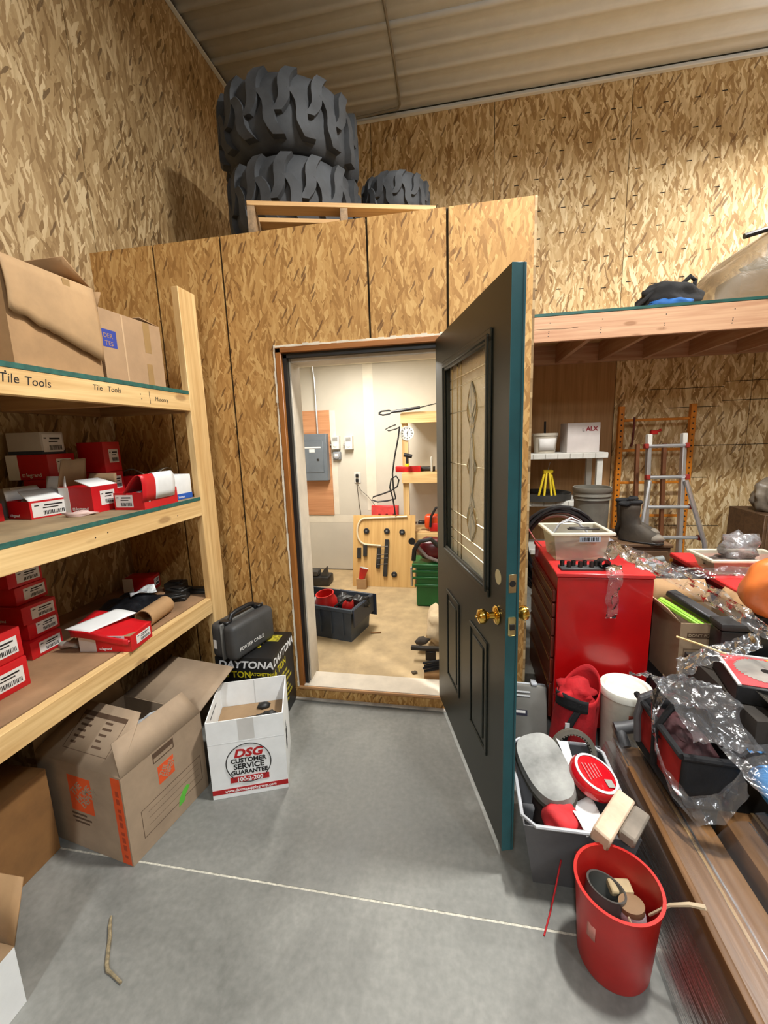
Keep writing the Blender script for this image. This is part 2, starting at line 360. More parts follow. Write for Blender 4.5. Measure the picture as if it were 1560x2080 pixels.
# partition wall of the store room
gapm = M('tar_paper', (58, 48, 28), .9, var=.2)
wp = struct(B().box(XL, -1.0, YW+.0115, 2.42, 0, ZR-.002).box(-.02, .342, YW+.0115, 2.42, 0, ZR-.002).box(-1.0, -.02, YW+.0115, 2.42, 2.105, ZR-.002).done('wall_partition', gapm, None), 'strand board partition wall with the doorway')
g = .006
def pz(pts): B().prism([(x, YW, z) for x, z in pts], (0, .0115, 0)).done('panel', osb_part, wp, False)
pz([(XL, 0), (-1.676-g, 0), (-1.676-g, ZR), (XL, ZR)])
pz([(-1.676+g, 0), (-1.27-g, 0), (-1.27-g, ZR), (-1.676+g, ZR)])
pz([(-1.27+g, 0), (-.999, 0), (-.999, 2.108), (-.466-g, 2.108), (-.466-g, ZR), (-1.27+g, ZR)])
pz([(-.466+g, 2.108), (-.064-g, 2.108), (-.064-g, ZR), (-.466+g, ZR)])
pz([(-.064+g, 2.108), (-.0205, 2.108), (-.0205, 0), (.342, 0), (.342, ZR), (-.064+g, ZR)])
box('end_panel', osb_left, wp, .342, .3535, YW, YB-.02, 0, ZR)
ws = struct(B().box(.22, .341, 2.421, YB-.001, 0, ZR-.002).done('wall_side', drywall, None), 'right side wall of the store room')
rdk = struct(box('ceiling_room', osb_floor, None, XL+.002, .342, 2.421, YB-.001, 2.50, ZR-.003), 'flat deck over the store room')
box('drywall_ceiling', drywall, rdk, -1.95, .22, 2.42, 4.60, 2.43, 2.499)
box('ceiling_bead', mud, rdk, -1.95, .22, 4.52, 4.595, 2.39, 2.43)
# store room shell
fr = struct(box('floor_room', M('room_subfloor', (178, 154, 116), .7, var=.10, vs=7, bump=.1), None, -1.95, .22, 2.425, 4.60, .0, .088), 'pale sheet floor of the store room')
wi = struct(box('wall_room_back', drywall, None, -1.95, .22, 4.60, 4.75, 0, 2.43), 'grey-white drywall at the back of the store room')
wil = struct(box('wall_room_left', drywall, None, -2.07, -1.95, 2.425, 4.75, 0, 2.43), 'drywall on the left of the store room')
def seam(x0, x1, z0, z1): box('joint_tape', mud, wi, x0, x1, 4.5985, 4.5999, z0, z1, .0006)
seam(-1.04, -.93, .80, 2.40); seam(-1.95, -1.04, .66, .74); seam(-1.44, -1.37, .75, 1.92)
b = B(); b.box(-1.95, -.3, 4.5975, 4.5999, .09, .098); b.done('floor_gap', MATS['wall_dark_brown'], wi)
# door frame
tr = struct(B().box(-1.0, -.968, YW-.006, YW+.04, .06, 2.103, .003).done('trim_1', varn, None), 'varnished left door jamb')
struct(B().box(-1.0, -.02, YW-.006, YW+.04, 2.076, 2.106, .003).done('trim_2', varn_x, None), 'varnished door header')
struct(B().box(-.05, -.02, YW+.012, YW+.04, .06, 2.075, .003).done('trim_3', varn, None), 'varnished hinge side jamb')
b = B(); b.box(-.968, -.946, YW+.02, YW+.05, .085, 2.07); b.box(-.967, -.05, YW+.02, YW+.05, 2.052, 2.075); struct(b.done('trim_4', blackpl, None), 'black weather strip around the door opening')
b = B(); b.box(-.999, -.938, YW+.051, YW+.19, .09, 2.06, .002); struct(b.done('trim_5', cream_paint, None), 'primed jamb board on the left of the doorway')
b = B(); b.box(-.937, -.021, YW+.051, YW+.19, 2.03, 2.06, .002); struct(b.done('trim_6', cream_paint, None), 'primed head board over the doorway')
b = B(); b.box(-.05, -.021, YW+.051, YW+.19, .09, 2.029, .002); struct(b.done('trim_7', cream_paint, None), 'primed jamb board on the hinge side')
b = B()
for (xa, xb) in ((-1.02, -.999),):
    for i in range(60):
        z = .08+i*.034; b.box(xa+.010+rnd.uniform(-.004, .002), xb-.002+rnd.uniform(-.003, .003), YW-.004, YW, z, z+.034)
for i in range(30):
    x = -1.0+i*.032; b.box(x, x+.032, YW-.004, YW, 2.105+rnd.uniform(-.002, .002), 2.116+rnd.uniform(-.004, .006))
struct(b.done('trim_8', M('caulk', (226, 216, 196), .8, var=.1), None, False), 'ragged bead of white caulk around the door frame')
sill = struct(B().prism([(-1.0, YW-.002, .066), (-1.0, YW-.002, .09), (-1.0, YW+.14, .104), (-1.0, YW+.14, .066)], (.98, 0, 0)).done('trim_9', cream_paint, None, False), 'pale door sill')
struct(box('trim_10', WOOD('sill_wood_x', 'X', (170, 120, 76), (204, 156, 108), False), None, -1.0, -.02, YW-.014, YW-.003, .070, .088, .003), 'worn wooden sill nosing')
struct(box('trim_11', osb_part, None, -1.03, -.02, YW-.004, YW+.009, .0, .069), 'strip of strand board under the sill')
struct(box('trim_12', M('mortar', (158, 150, 140), .9, var=.2), None, -1.03, -.02, YW-.03, YW-.005, 0, .012, .004), 'bead of grout along the foot of the sill')

# ------------------------------------------------------------ the green door
D = bpy.data.objects.new('door_1', None); COL.objects.link(D); D.location = (-.1096, 2.2032, .0416); D.scale = (.974, .974, .974); D.rotation_euler = (0, 0, math.atan2(-.9591, .2832))
D['kind'] = 'structure'; D['label'] = 'dark green front door with leaded glass standing open'
T = .045; X0, X1, Z0, Z1 = -.065, .915, .062, 2.094; gx0, gx1, gz0, gz1 = .155, .735, 1.03, 1.93
b = B(); e = .003
b.box(X0, gx0, .0015, T-.0015, Z0, Z1); b.box(gx1, X1, .0015, T-.0015, Z0, Z1); b.box(gx0, gx1, .0015, T-.0015, gz1, Z1); b.box(gx0, gx1, .0015, T-.0015, Z0, gz0)
b.done('slab', green_door, D)
box('free_edge', teal_edge, D, X1, X1+.004, 0, T, Z0, Z1, .001)
box('edge_bead', M('teal_dark', (16, 56, 62), .5, var=.05), D, X1+.001, X1+.0052, T-.010, T-.007, Z0, Z1)
def ring(b, x0, x1, z0, z1, w, y0, y1, bev=.003):
    b.box(x0, x1, y0, y1, z1-w, z1, bev); b.box(x0, x1, y0, y1, z0, z0+w, bev); b.box(x0, x0+w, y0, y1, z0+w*.5, z1-w*.5, bev); b.box(x1-w, x1, y0, y1, z0+w*.5, z1-w*.5, bev)
for ys in ((-.014, .0014, -.008), (T-.0014, T+.014, T+.008)):
    b = B(); ring(b, .10, .765, 1.0, 1.955, .05, ys[0]*.55 if ys[0] < 0 else ys[0], ys[1] if ys[0] < 0 else T+.0077, .005); b.done('window_moulding', green_door, D)
    b = B(); ring(b, .118, .748, 1.018, 1.937, .018, min(ys[0], ys[1]), max(ys[0], ys[1]), .004); b.done('window_moulding', green_door, D)
def GLASS():
    k = NT('textured_glass'); tc = k.n('ShaderNodeTexCoord')
    nz = k.n('ShaderNodeTexNoise', {'Vector': tc.outputs['Object'], 'Scale': 34.0, 'Detail': 3, 'Distortion': 1.5})
    bp = k.n('ShaderNodeBump', {'Height': nz.outputs[0], 'Strength': .55, 'Distance': .01})
    gl = k.n('ShaderNodeBsdfGlossy', {'Roughness': .12, 'Normal': bp.outputs[0]})
    tl = k.n('ShaderNodeBsdfTranslucent', {'Color': (*lin((236, 228, 204)), 1), 'Normal': bp.outputs[0]})
    df = k.n('ShaderNodeBsdfDiffuse', {'Color': (*lin((214, 206, 184)), 1)})
    rf = k.n('ShaderNodeBsdfRefraction', {'Color': (*lin((250, 246, 232)), 1), 'Roughness': .22, 'IOR': 1.08, 'Normal': bp.outputs[0]})
    a = k.n('ShaderNodeMixShader', {0: .35}); k.l(rf.outputs[0], a.inputs[1]); k.l(tl.outputs[0], a.inputs[2])
    a2 = k.n('ShaderNodeMixShader', {0: .22}); k.l(a.outputs[0], a2.inputs[1]); k.l(df.outputs[0], a2.inputs[2])
    c = k.n('ShaderNodeMixShader', {0: .12}); k.l(a2.outputs[0], c.inputs[1]); k.l(gl.outputs[0], c.inputs[2])
    k.l(c.outputs[0], k.out.inputs[0]); return k.m
glass = GLASS()
box('glass_pane', glass, D, gx0, gx1, .019, .025, gz0, gz1)
came = M('zinc_came', (196, 184, 150), .25, metal=.9, var=.05)
b = B(); yy = .017
def ln(*p): b.tube([(x, yy, z) for x, z in p], .0032, 5)
for x in (.29, .345, .66, .69): ln((x, gz0), (x, gz1))
ln((.2, gz0), (.2, gz1))
for z in (1.855, 1.815, 1.15, 1.10): ln((gx0, z), (gx1, z))
for z in (1.704, 1.472, 1.24): ln((gx0, z), (.435, z)); ln((.565, z), (gx1, z))
for s in (-1, 1):
    for ph, (za, zb) in enumerate(((1.815, 1.64), (1.64, 1.31), (1.31, 1.15))):
        ln(*[(.50+s*(.055 if ph != 1 else .045)*math.sin(math.pi*t/12)*(1-.3*(ph == 1)), za+(zb-za)*t/12) for t in range(13)])
    for zc in (1.704, 1.24):
        ln(*[(.50+s*(.02+.045*math.sin(math.pi*t/10)), zc-.07+.14*t/10) for t in range(11)])
    ln((.5+s*.065, 1.472), (.5+s*.04, 1.50), (.5+s*.02, 1.472), (.5+s*.04, 1.44), (.5+s*.065, 1.472))
b.done('lead_came', came, D)
bevg = M('bevelled_glass', (228, 226, 210), .05, var=0, trans=.75, spec=.8)
for zc, hh, ww in ((1.74, .07, .05), (1.64, .05, .035), (1.472, .13, .042), (1.31, .05, .035), (1.215, .06, .05)):
    B().prism([(.5, .012, zc+hh), (.5+ww, .015, zc), (.5, .012, zc-hh), (.5-ww, .015, zc)], (0, .006, 0)).done('bevel_piece', bevg, D, False)
for (xa, xb) in ((.137, .365), (.528, .75)):
    b = B(); ring(b, xa, xb, .32, .812, .022, -.005, .002, .004); b.done('panel_moulding', green_door, D)
    b = B(); b.box(xa+.045, xb-.045, -.004, .002, .365, .767, .004); b.done('raised_panel', green_door, D)
my = Matrix.Rotation(R(90), 4, 'X')
def knob(sgn, y0):
    m = Matrix.Translation((.838, y0, .966)) @ Matrix.Rotation(R(90 if sgn < 0 else -90), 4, 'X')
    k = B().lathe([(0, .0), (.034, 0), (.034, .003), (.028, .009), (.014, .012), (.0115, .030), (.016, .036), (.026, .046), (.0275, .056), (.024, .066), (.012, .071), (0, .072)], 24, mtx=m).done('knob', brass, D); return k
k1 = knob(-1, 0); knob(1, T)
B().lathe([(0, .072), (.006, .072), (.006, .078), (0, .079)], 12, mtx=Matrix.Translation((.838, 0, .966)) @ Matrix.Rotation(R(90), 4, 'X')).done('lock_button', brass, k1)
B().lathe([(0, .0), (.027, 0), (.027, .0012), (0, .0012)], 24, mtx=Matrix.Translation((.845, .0012, 1.11)) @ Matrix.Rotation(R(90), 4, 'X')).done('bore_filler', M('bare_foam', (196, 184, 142), .9, var=.1), D)
pl = box('strike_plate', M('worn_brass', (178, 150, 106), .35, metal=.8, var=.15), D, X1+.003, X1+.006, .008, .034, 1.078, 1.142, .001)
B().lathe([(0, .0008), (.011, .0008), (.011, 0)], 16, mtx=Matrix.Translation((X1+.006, .021, 1.11)) @ Matrix.Rotation(R(90), 4, 'Y')).done('bolt_hole', ink, pl)
pl = box('latch_plate', M('brass_plate', (214, 196, 140), .28, metal=.9, var=.08), D, X1+.003, X1+.006, .008, .034, .925, .992, .004, 2)
B().prism([(X1+.006, .013, .948), (X1+.006, .029, .948), (X1+.006, .029, .968), (X1+.006, .013, .968)], (.006, 0, 0)).done('latch_bolt', dksteel, pl)
for z in (.30, 1.05, 1.85): B().cyl((X0-.004, T-.004, z-.05), (X0-.004, T-.004, z+.05), .007, 10).done('hinge', brass, D)

# ------------------------------------------------------------ shelving unit along the left wall
SU = thing('shelving_unit', 'wooden shelving unit of three deep lumber shelves along the left wall', 'shelf')
XF = -1.40
B().box(XF-.038, XF, 2.062, 2.203, 0, 2.388, .002).done('post', lum('Z'), SU)
B().box(XF-.038, XF, -1.4, -1.26, 0, 2.388, .002).done('post', lum('Z'), SU)
shelfply = M('shelf_board', (150, 128, 96), .75, var=.15, vs=5, bump=.1); greenedge = M('green_board_edge', (40, 92, 82), .7, var=.2, vs=30)
beam = {}
for nm, z0, z1, zt in (('t', 1.774, 1.858, 1.876), ('m', 1.214, 1.299, 1.317), ('l', .647, .733, .735)):
    beam[nm] = B().box(XF-.038, XF, -1.26, 2.061, z0, z1, .002).done('beam', lum('Y'), SU)
    y1 = 2.20; xe = XF if nm != 'l' else XF-.039; zb = z1+.0005 if nm != 'l' else .716
    bd = box('shelf_board', shelfply if nm != 'l' else M('brown_shelf_board', (150, 116, 84), .75, var=.16, vs=4, bump=.1), SU, XL+.003, xe-.0035, -1.26, y1, zb, zt)
    if nm != 'l': box('board_edge', greenedge, bd, xe-.003, xe+.001, -1.26, 2.06, zb, zt)
    for yj in (2.17, 1.63, 1.02, .41, -.2, -.8): B().box(XL+.04, XF-.04, yj-.019, yj+.019, z0, zb-.001).done('joist', lumd('X'), SU)
    B().box(XL+.001, XL+.039, -1.26, 2.20, z0, zb-.001).done('ledger', lumd('Y'), SU)
# hand lettering on the top beam (reads along the beam, away from the viewer to the right)
bt = beam['t']; xo = XF+.0003
def hand(s, y, z, size, sx=1.0, sh=.15): text(s, size, ink, bt, (xo, y, z), (0, 1, 0), (0, 0, 1), 'handwriting', .0003, sh, sx=sx)
hand('Tile', 1.115, 1.812, .042); hand('Tools', 1.195, 1.810, .040); hand('Tile', 1.46, 1.822, .030); hand('Tools', 1.53, 1.822, .030); hand('Masonry', 1.80, 1.806, .026)
box('pen_mark', ink, bt, XF, XF+.0003, 1.765, 1.768, 1.79, 1.845)
b = B()
for y, z in ((1.71, 1.828), (1.715, 1.808), (1.14, 1.845)): b.cyl((XF-.002, y, z), (XF+.0005, y, z), .003, 8)
b.done('nail_head', dksteel, bt)
b = B()
for y, z in ((1.37, 1.255), (1.43, 1.262), (1.86, 1.25)): b.cyl((XF-.002, y, z), (XF+.0005, y, z), .003, 8)
b.done('nail_head', dksteel, beam['m'])

# ------------------------------------------------------------ storage loft on the right
LO = thing('storage_loft', 'raised lumber storage loft with joists along the back wall on the right', 'loft', (0, 0, 0))
lb = B().box(.36, 6.0, 3.57, 3.608, 2.283, 2.467, .002).done('beam', pinky('X'), LO)
B().box(.36, 6.0, 4.731, 4.769, 2.283, 2.467).done('ledger', pinky('X'), LO)
x = .56
while x < 5.9:
    B().box(x-.019, x+.019, 3.609, 4.73, 2.29, 2.467).done('joist', pinky('Y'), LO); x += .4064
box('deck', ply('X'), LO, .36, 6.0, 3.575, 4.768, 2.468, 2.486)
box('deck_edge', M('green_deck_edge', (18, 74, 66), .6, var=.15), LO, .36, 6.0, 3.566, 3.574, 2.468, 2.488)
b = B()
for x in (.66, 1.03, 1.46, 1.90):
    for z in (.03, .045, .055, .10): b.cyl((x+(z-.05)*.15, 3.5705, 2.283+z*1.35), (x+(z-.05)*.15, 3.5695, 2.283+z*1.35), .004, 8)
b.done('nail_head', dksteel, lb)
B().tube([(.37+.05*i, 3.5697, 2.352+.012*math.sin(i*.5)+i*.0035) for i in range(11)], .0018, 4).done('grain_crack', ink_brown, lb)
# ============================================================ pallet and tires on the deck
oldw = lambda ax: WOOD('pallet_wood_'+ax.lower(), ax, (104, 84, 60), (160, 130, 96))
PA = thing('pallet', 'weathered wooden pallet overhanging the partition top under the tires', 'pallet', (-1.13, 2.345, ZR-.001), math.atan2(.29, .957))
L, W2 = 1.04, 1.15
for x in (0, .50, L-.04): B().box(x, x+.04, .0, W2, .022, .165).done('stringer', oldw('Y'), PA)
for y in [i*(W2-.10)/6 for i in range(7)]: B().box(0, L, y, y+.10, .166, .190, .002).done('deck_board', WOOD('pallet_top_x', 'X', (176, 132, 82), (210, 168, 112)), PA)
for y in (.001, .52, W2-.10): B().box(0, L, y, y+.10, 0, .021, .002).done('bottom_board', oldw('X'), PA)

def tire(name, label, loc, r, w, rz, nl, seed):
    t = thing(name, label, 'tire', loc, rz, 'loader tires on the pallet')
    ri = r*.50; rs = r*.93
    prof = [(ri, .16*w), (ri*1.06, .05*w), (ri*1.40, .0), (rs*.84, .02*w), (rs*.93, .09*w), (rs*.978, .18*w), (rs*.995, .28*w), (rs, .5*w), (rs*.995, .72*w), (rs*.978, .82*w), (rs*.93, .91*w), (rs*.84, .98*w), (ri*1.40, w), (ri*1.06, .95*w), (ri, .84*w)]
    B().lathe(prof+[(ri*.98, .5*w)], 64, closed=True).done('carcass', rubber, t)
    # thick curved bar lugs in a chevron: each starts blunt on its shoulder and leans over towards the middle
    pit = 2*math.pi/nl
    for side in (0, 1):
        for i in range(nl):
            a0 = pit*(i+(.5 if side else 0)); b = B(); ns = 8; secs = []
            for k in range(ns):
                q = k/(ns-1); z = w*(.09+.55*q); z = z if side == 0 else w-z
                ang = a0-pit*(.52*q+.10*math.sin(q*math.pi*2)); hw = pit*.185*(1-.15*q)
                rb = rs*(.90 if k == 0 else .95); rt = r*(.965 if k == 0 else 1)
                secs.append([b.bm.verts.new((rr*math.cos(an), rr*math.sin(an), z)) for rr, an in ((rb, ang-hw*1.3), (rt, ang-hw), (rt, ang+hw), (rb, ang+hw*1.3))])
            for k in range(ns-1):
                for j in range(4): b.bm.faces.new((secs[k][j], secs[k][(j+1) % 4], secs[k+1][(j+1) % 4], secs[k+1][j]))
            b.bm.faces.new(secs[0]); b.bm.faces.new(secs[-1][::-1])
            b.done('lug', rubber, t)
    return t
zt = ZR+.190
tire('loader_tire', 'lower of the two big stacked lugged tires resting on the pallet', (-1.13, 3.12, zt), .455, .46, .15, 15, 1)
tire('loader_tire', 'upper of the two big stacked lugged tires under the ceiling', (-1.145, 3.11, zt+.462), .465, .42, .32, 15, 2)
tire('small_tire', 'smaller lugged tire hidden at the foot of the right hand stack', (-.47, 3.46, zt), .255, .28, .4, 12, 3)
tire('small_tire', 'smaller lugged tire on top of the stack right of the big ones', (-.475, 3.455, zt+.282), .255, .27, .1, 12, 4)

# ============================================================ cartons
def carton(name, label, loc, rz, w, d, h, mat=None, cat='box', group=None, th=.004, inner=None, open_top=True):
    """w along local x, d along local y, origin at the front-left bottom corner; hollow when open"""
    t = thing(name, label, cat, loc, rz, group); mat = mat or cardb
    b = B()
    if open_top:
        b.box(0, w, 0, th, 0, h); b.box(0, w, d-th, d, 0, h); b.box(0, th, th, d-th, 0, h); b.box(w-th, w, th, d-th, 0, h); b.box(th, w-th, th, d-th, 0, th)
    else: b.box(0, w, 0, d, 0, h, .003, 2)
    b.done('carton_body', mat, t); return t
def flap(t, side, w, d, h, ln, ang, mat, th=.004, tear=0, name='flap', seed=1, taper=.012):
    """a flap hinged on a rim edge: ang 0 = standing straight up, 90 = lying flat outwards, negative = folded inwards"""
    n = 10
    L_ = w if side in 'fb' else d
    b = B(); g = [[], []]
    for i in range(n+1):
        u = i/n; e = ln*(1-tear*(.5+.5*mnoise.noise(Vector((u*5, seed*9, 0)))))
        inset = taper
        for k, q in enumerate((0, e)):
            a = R(ang); out = math.sin(a)*q; up = math.cos(a)*q
            p = inset*(k)+(L_-2*inset*k)*u
            v = {'f': (p, -out, h+up), 'b': (p, d+out, h+up), 'l': (-out, p, h+up), 'r': (w+out, p, h+up)}[side]
            g[k].append(b.bm.verts.new(v))
    for i in range(n): b.bm.faces.new((g[0][i], g[0][i+1], g[1][i+1], g[1][i]))
    return b.done(name, mat, t, thick=th)
def sticker(t, face, w, d, h, u0, u1, v0, v1, bars=True, mat=None, z=None):
    """paper label on face f (y=0) or r (x=w); u along the face, v up"""
    mat = mat or label_w
    if face == 'f': o = box('label', mat, t, u0, u1, -.0006, 0, v0, v1)
    else: o = box('label', mat, t, w, w+.0006, u0, u1, v0, v1)
    if bars:
        b = B(); r = random.Random(int(u0*1e4)+7); du = u1-u0; dv = v1-v0; x = u0+.30*du
        def bb(a, c, e, f):
            if face == 'f': b.box(a, c, -.0011, -.0006, e, f)
            else: b.box(w+.0006, w+.0011, a, c, e, f)
        while x < u1-.08*du:
            wd = r.uniform(.012, .035)*du; bb(x, x+wd, v0+.10*dv, v0+.38*dv); x += wd+r.uniform(.012, .03)*du
        bb(u0+.3*du, u1-.25*du, v0+.55*dv, v0+.62*dv); bb(u0+.35*du, u1-.12*du, v0+.72*dv, v0+.82*dv); bb(u0+.07*du, u0+.2*du, v0+.75*dv, v0+.82*dv)
        b.done('barcode', ink, o, False)
    return o
def red_box(label, loc, rz, w, d, h, band=.28, group='red and white electrical cartons', lab=True, logo=True, open_top=False, name='carton', lu=(.30, .85), lv=(.25, .8)):
    t = carton(name, label, loc, rz, w, d, h, red_card, 'box', group, open_top=open_top)
    if band: box('white_band', white_card, t, -.0006, w*band, -.0006, d*.999, .0005, h-.0005) if not open_top else box('white_band', white_card, t, -.0006, w*band, -.0006, 0, .0005, h-.0005)
    if logo:
        x = w*(band+.06); s = min(h*.22, w*.13)
        lg = text('legrand', s, white_ink, t, (x+s*.75, -.0006, h*.12), (1, 0, 0), (0, 0, 1), 'lettering', bold=.0004)
        b = B(); 
        for (a0, a1, c0, c1) in ((0, .55, 0, .12), (0, .55, .43, .55), (0, .12, .12, .43), (.43, .55, .12, .43)): b.box(x+s*a0, x+s*a1, -.0008, -.0002, h*.12+s*c0, h*.12+s*c1)
        b.done('logo', white_ink, t)
    if lab: sticker(t, 'r', w, d, h, d*lu[0], d*lu[1], h*lv[0], h*lv[1])
    return t
ZM, ZL = 1.3175, .7355
# --- middle shelf
a = red_box('leftmost red carton on the middle shelf, cut off by the picture edge', (-1.985, 1.30, ZM), R(-20), .12, .13, .075)
o = red_box('open low red carton with a white lid flap at the left of the middle shelf', (-1.868, 1.43, ZM), R(-8), .135, .155, .074, band=0, open_top=True, lab=False)
sticker(o, 'r', .135, .155, .074, .008, .147, .006, .066); flap(o, 'r', .135, .155, .074, .085, -62, white_card); flap(o, 'b', .135, .155, .074, .09, 8, label_w); flap(o, 'l', .135, .155, .074, .06, 30, white_card)
gsh = M('grey_foil_bag', (176, 176, 178), .3, metal=.4, var=.25, vs=20)
bag = B().blob((0, 0, .03), (.06, .055, .042), 3, .5, 6, 3, .0).done('foil_packet', gsh); bag.location = (-1.80, 1.50, ZM+.012); tag(bag, 'crumpled silver foil packet poking out of the low red carton', 'packet')
o = red_box('tall open red carton with a raised brown flap in the middle of the middle shelf', (-1.735, 1.549, ZM), R(2), .160, .150, .116, band=.30, open_top=True)
box('carton_inside', cardin, o, .005, .155, .005, .145, .006, .10); flap(o, 'l', .16, .15, .116, .13, -12, cardin, tear=.12, name='flap'); flap(o, 'r', .16, .15, .116, .09, -72, white_card); flap(o, 'b', .16, .15, .116, .05, 20, cardin)
o = red_box('burst red carton with a curled red and white lid beside the white box', (-1.548, 1.640, ZM), R(2), .150, .24, .078, band=0, logo=False, open_top=True, lab=False)
sticker(o, 'f', .15, .24, .078, .008, .095, .012, .068)
b = B(); b.grid(lambda u, v: (.06+.10*math.sin(u*2.0), -.012+.2*v, .075+.10*math.sin(u*math.pi*.9)-.07*u*u), 12, 6); b.done('lid_flap', red_card, o, thick=.003)
b = B(); b.grid(lambda u, v: (.0615+.10*math.sin(u*2.0), .075+.14*v, .0785+.10*math.sin(u*math.pi*.9)-.07*u*u), 12, 6); b.done('lid_band', white_card, o, thick=.002)
b = B(); r2 = random.Random(3)
for i in range(16): b.blob((.08+r2.uniform(-.05, .06), .07+r2.uniform(-.05, .10), .05+r2.uniform(-.03, .02)), (.022, .022, .016), i, .5, 5, 1)
st = b.done('bagged_parts', gsh, o); st['kind'] = 'stuff'
o = carton('carton', 'white carton with a blue base band leaning at the shelf post', (-1.56, 1.916, ZM), R(-2), .115, .14, .128, white_card, 'box', open_top=False)
box('blue_band', M('blue_card', (30, 86, 178), .5, var=.05), o, -.0005, .1156, -.0006, .1405, .001, .030); text('leviton', .018, white_ink, o, (.1158, .03, .008), (0, 1, 0), (0, 0, 1))
o = red_box('red carton in the second row, under the grey and white one', (-1.975, 1.60, ZM), R(8), .17, .14, .145, band=.0, logo=False, lv=(.15, .6), lu=(.1, .8))
o = red_box('large dark red carton stacked in the second row', (-2.05, 1.60, ZM+.1455), R(7), .20, .16, .115, band=.28)
o = carton('carton', 'grey and white carton on top of the stack under the top beam', (-2.035, 1.605, ZM+.261), R(7), .165, .13, .10, M('greyish_card', (196, 190, 182), .6, var=.04), 'box', open_top=False)
sticker(o, 'r', .165, .13, .10, .01, .12, .01, .09); box('dark_band', M('navy_card', (52, 60, 74), .6, var=.03), o, -.0004, .1655, -.0006, .1305, .0, .016)
o = red_box('red carton right of the grey and white one, upper of two', (-1.90, 1.83, ZM+.16), R(5), .14, .12, .15, band=0, logo=False, lv=(.3, .75))
o = red_box('red carton right of the stack, lower of two', (-1.90, 1.83, ZM), R(5), .14, .12, .159, band=0, logo=False, lv=(.45, .85))
o = red_box('flat red carton lying by the partition at the back of the middle shelf', (-1.80, 1.99, ZM+.0), R(20), .18, .15, .125, band=0, lv=(.2, .75), lu=(.08, .92))
b = B(); b.grid(lambda u, v: (-.11+.22*u, -.06+.12*v, .012+.02*math.sin(u*6+v*3)), 10, 6); o = b.done('plastic_packet', M('dark_clear_bag', (120, 112, 100), .3, var=.3), None, thick=.003); o.location = (-1.72, 2.08, ZM+.128); tag(o, 'crumpled dark plastic packet on the flat red carton', 'packet')
o = carton('carton', 'grey and white open display carton at the left of the middle shelf', (-1.97, 1.47, ZM), R(-4), .085, .10, .12, M('silver_card', (168, 168, 170), .5, var=.05), 'box', open_top=False)
box('white_side', label_w, o, .0855, .0862, .003, .097, .01, .125)
o = B().blob((0, 0, .008), (.05, .03, .012), 5, .9, 7, 2, 0).done('crumpled_paper', M('pink_paper', (226, 196, 188), .8, var=.1)); o.location = (-1.60, 1.50, ZM); o.rotation_euler = (0, 0, .5); tag(o, 'scrap of crumpled pinkish paper on the middle shelf', 'paper')
# --- lower shelf
for k in range(2): red_box(('upper' if k else 'lower')+' of the two near red cartons at the left end of the lower shelf', (-1.82, 1.005+k*.004, ZL+k*.116), R(-1+k*2), .225, .185-.012*k, .114, band=.0, logo=False, group='near stack on the lower shelf', lv=(.2, .75), lu=(.25, .9))
nm = ('bottom', 'second from the bottom', 'third from the bottom', 'fourth from the bottom', 'top')
for k in range(5): red_box('red carton, %s of the tall stack on the lower shelf' % nm[k], (-1.965+(.006, -.014, .0, -.035, -.042)[k], 1.325+(.0, .012, .006, .0, .0)[k], ZL+k*.077), R((1, 3, -2, 4, 0)[k]), .205, .145, .0755, band=.2, group='tall stack on the lower shelf', lv=(.18, .82), lu=(.25, .92))
o = red_box('open red and white carton with torn lid at the middle of the lower shelf', (-1.615, 1.42, ZL), R(7), .232, .145, .068, band=.32, open_top=True, lu=(.25, .92))
box('carton_inside', cardin, o, .005, .227, .005, .14, .006, .06); b = B()
b.grid(lambda u, v: (-.03+.26*u, -.012+.165*v, .075+.028*math.cos(u*3)+.020*v), 10, 8); b.done('lid', red_card, o, thick=.003)
b = B(); b.grid(lambda u, v: (-.045+.10*u+.11*v, -.014+.168*v, .080+.028*math.cos(u*1.2)+.020*v), 8, 8); b.done('lid_band', white_card, o, thick=.003)
sticker(o, 'f', .232, .145, .068, .105, .205, .048, .072)
b = B(); b.grid(lambda u, v: (-.02+.25*u, -.015, .085-.03*v+.02*math.cos(u*3)), 10, 3); b.done('lid_lip', red_card, o, thick=.003)
o = red_box('small red and white carton standing at the back of the lower shelf', (-1.99, 2.085, ZL), R(14), .165, .115, .085, band=.35, logo=False)
def tubeobj(name, label, cat, mat, loc, rz, rad, ln_, th=.004):
    m = Matrix.Rotation(R(90), 4, 'Y')
    b = B().lathe([(rad, 0), (rad, ln_), (rad-th, ln_), (rad-th, 0)], 28, mtx=m, closed=True); o = b.done(name, mat); o.location = loc; o.rotation_euler = (0, 0, rz); return tag(o, label, cat)
tubeobj('cardboard_tube', 'short brown cardboard tube lying behind the open carton', 'tube', cardb, (-1.50, 1.66, ZL+.045), R(97), .045, .19)
blackbag = FILM('black_poly', (60, 60, 62), op=.0, bs=24); bb_ = M('black_bag', (24, 26, 30), .18, var=.5, vs=14, bump=.6, bs=22)
b = B(); b.grid(lambda u, v: (-.18+.36*u, -.10+.20*v, .01+.085*(math.sin(u*math.pi)*math.sin(v*math.pi))**.6*(1+.35*mnoise.noise(Vector((u*5, v*5, 2))))), 26, 18); o = b.done('plastic_bag', bb_, None, thick=.002); o.location = (-1.70, 1.83, ZL+.004); o.rotation_euler = (0, 0, .55); tag(o, 'glossy black plastic bag slumped in the middle of the lower shelf', 'bag')
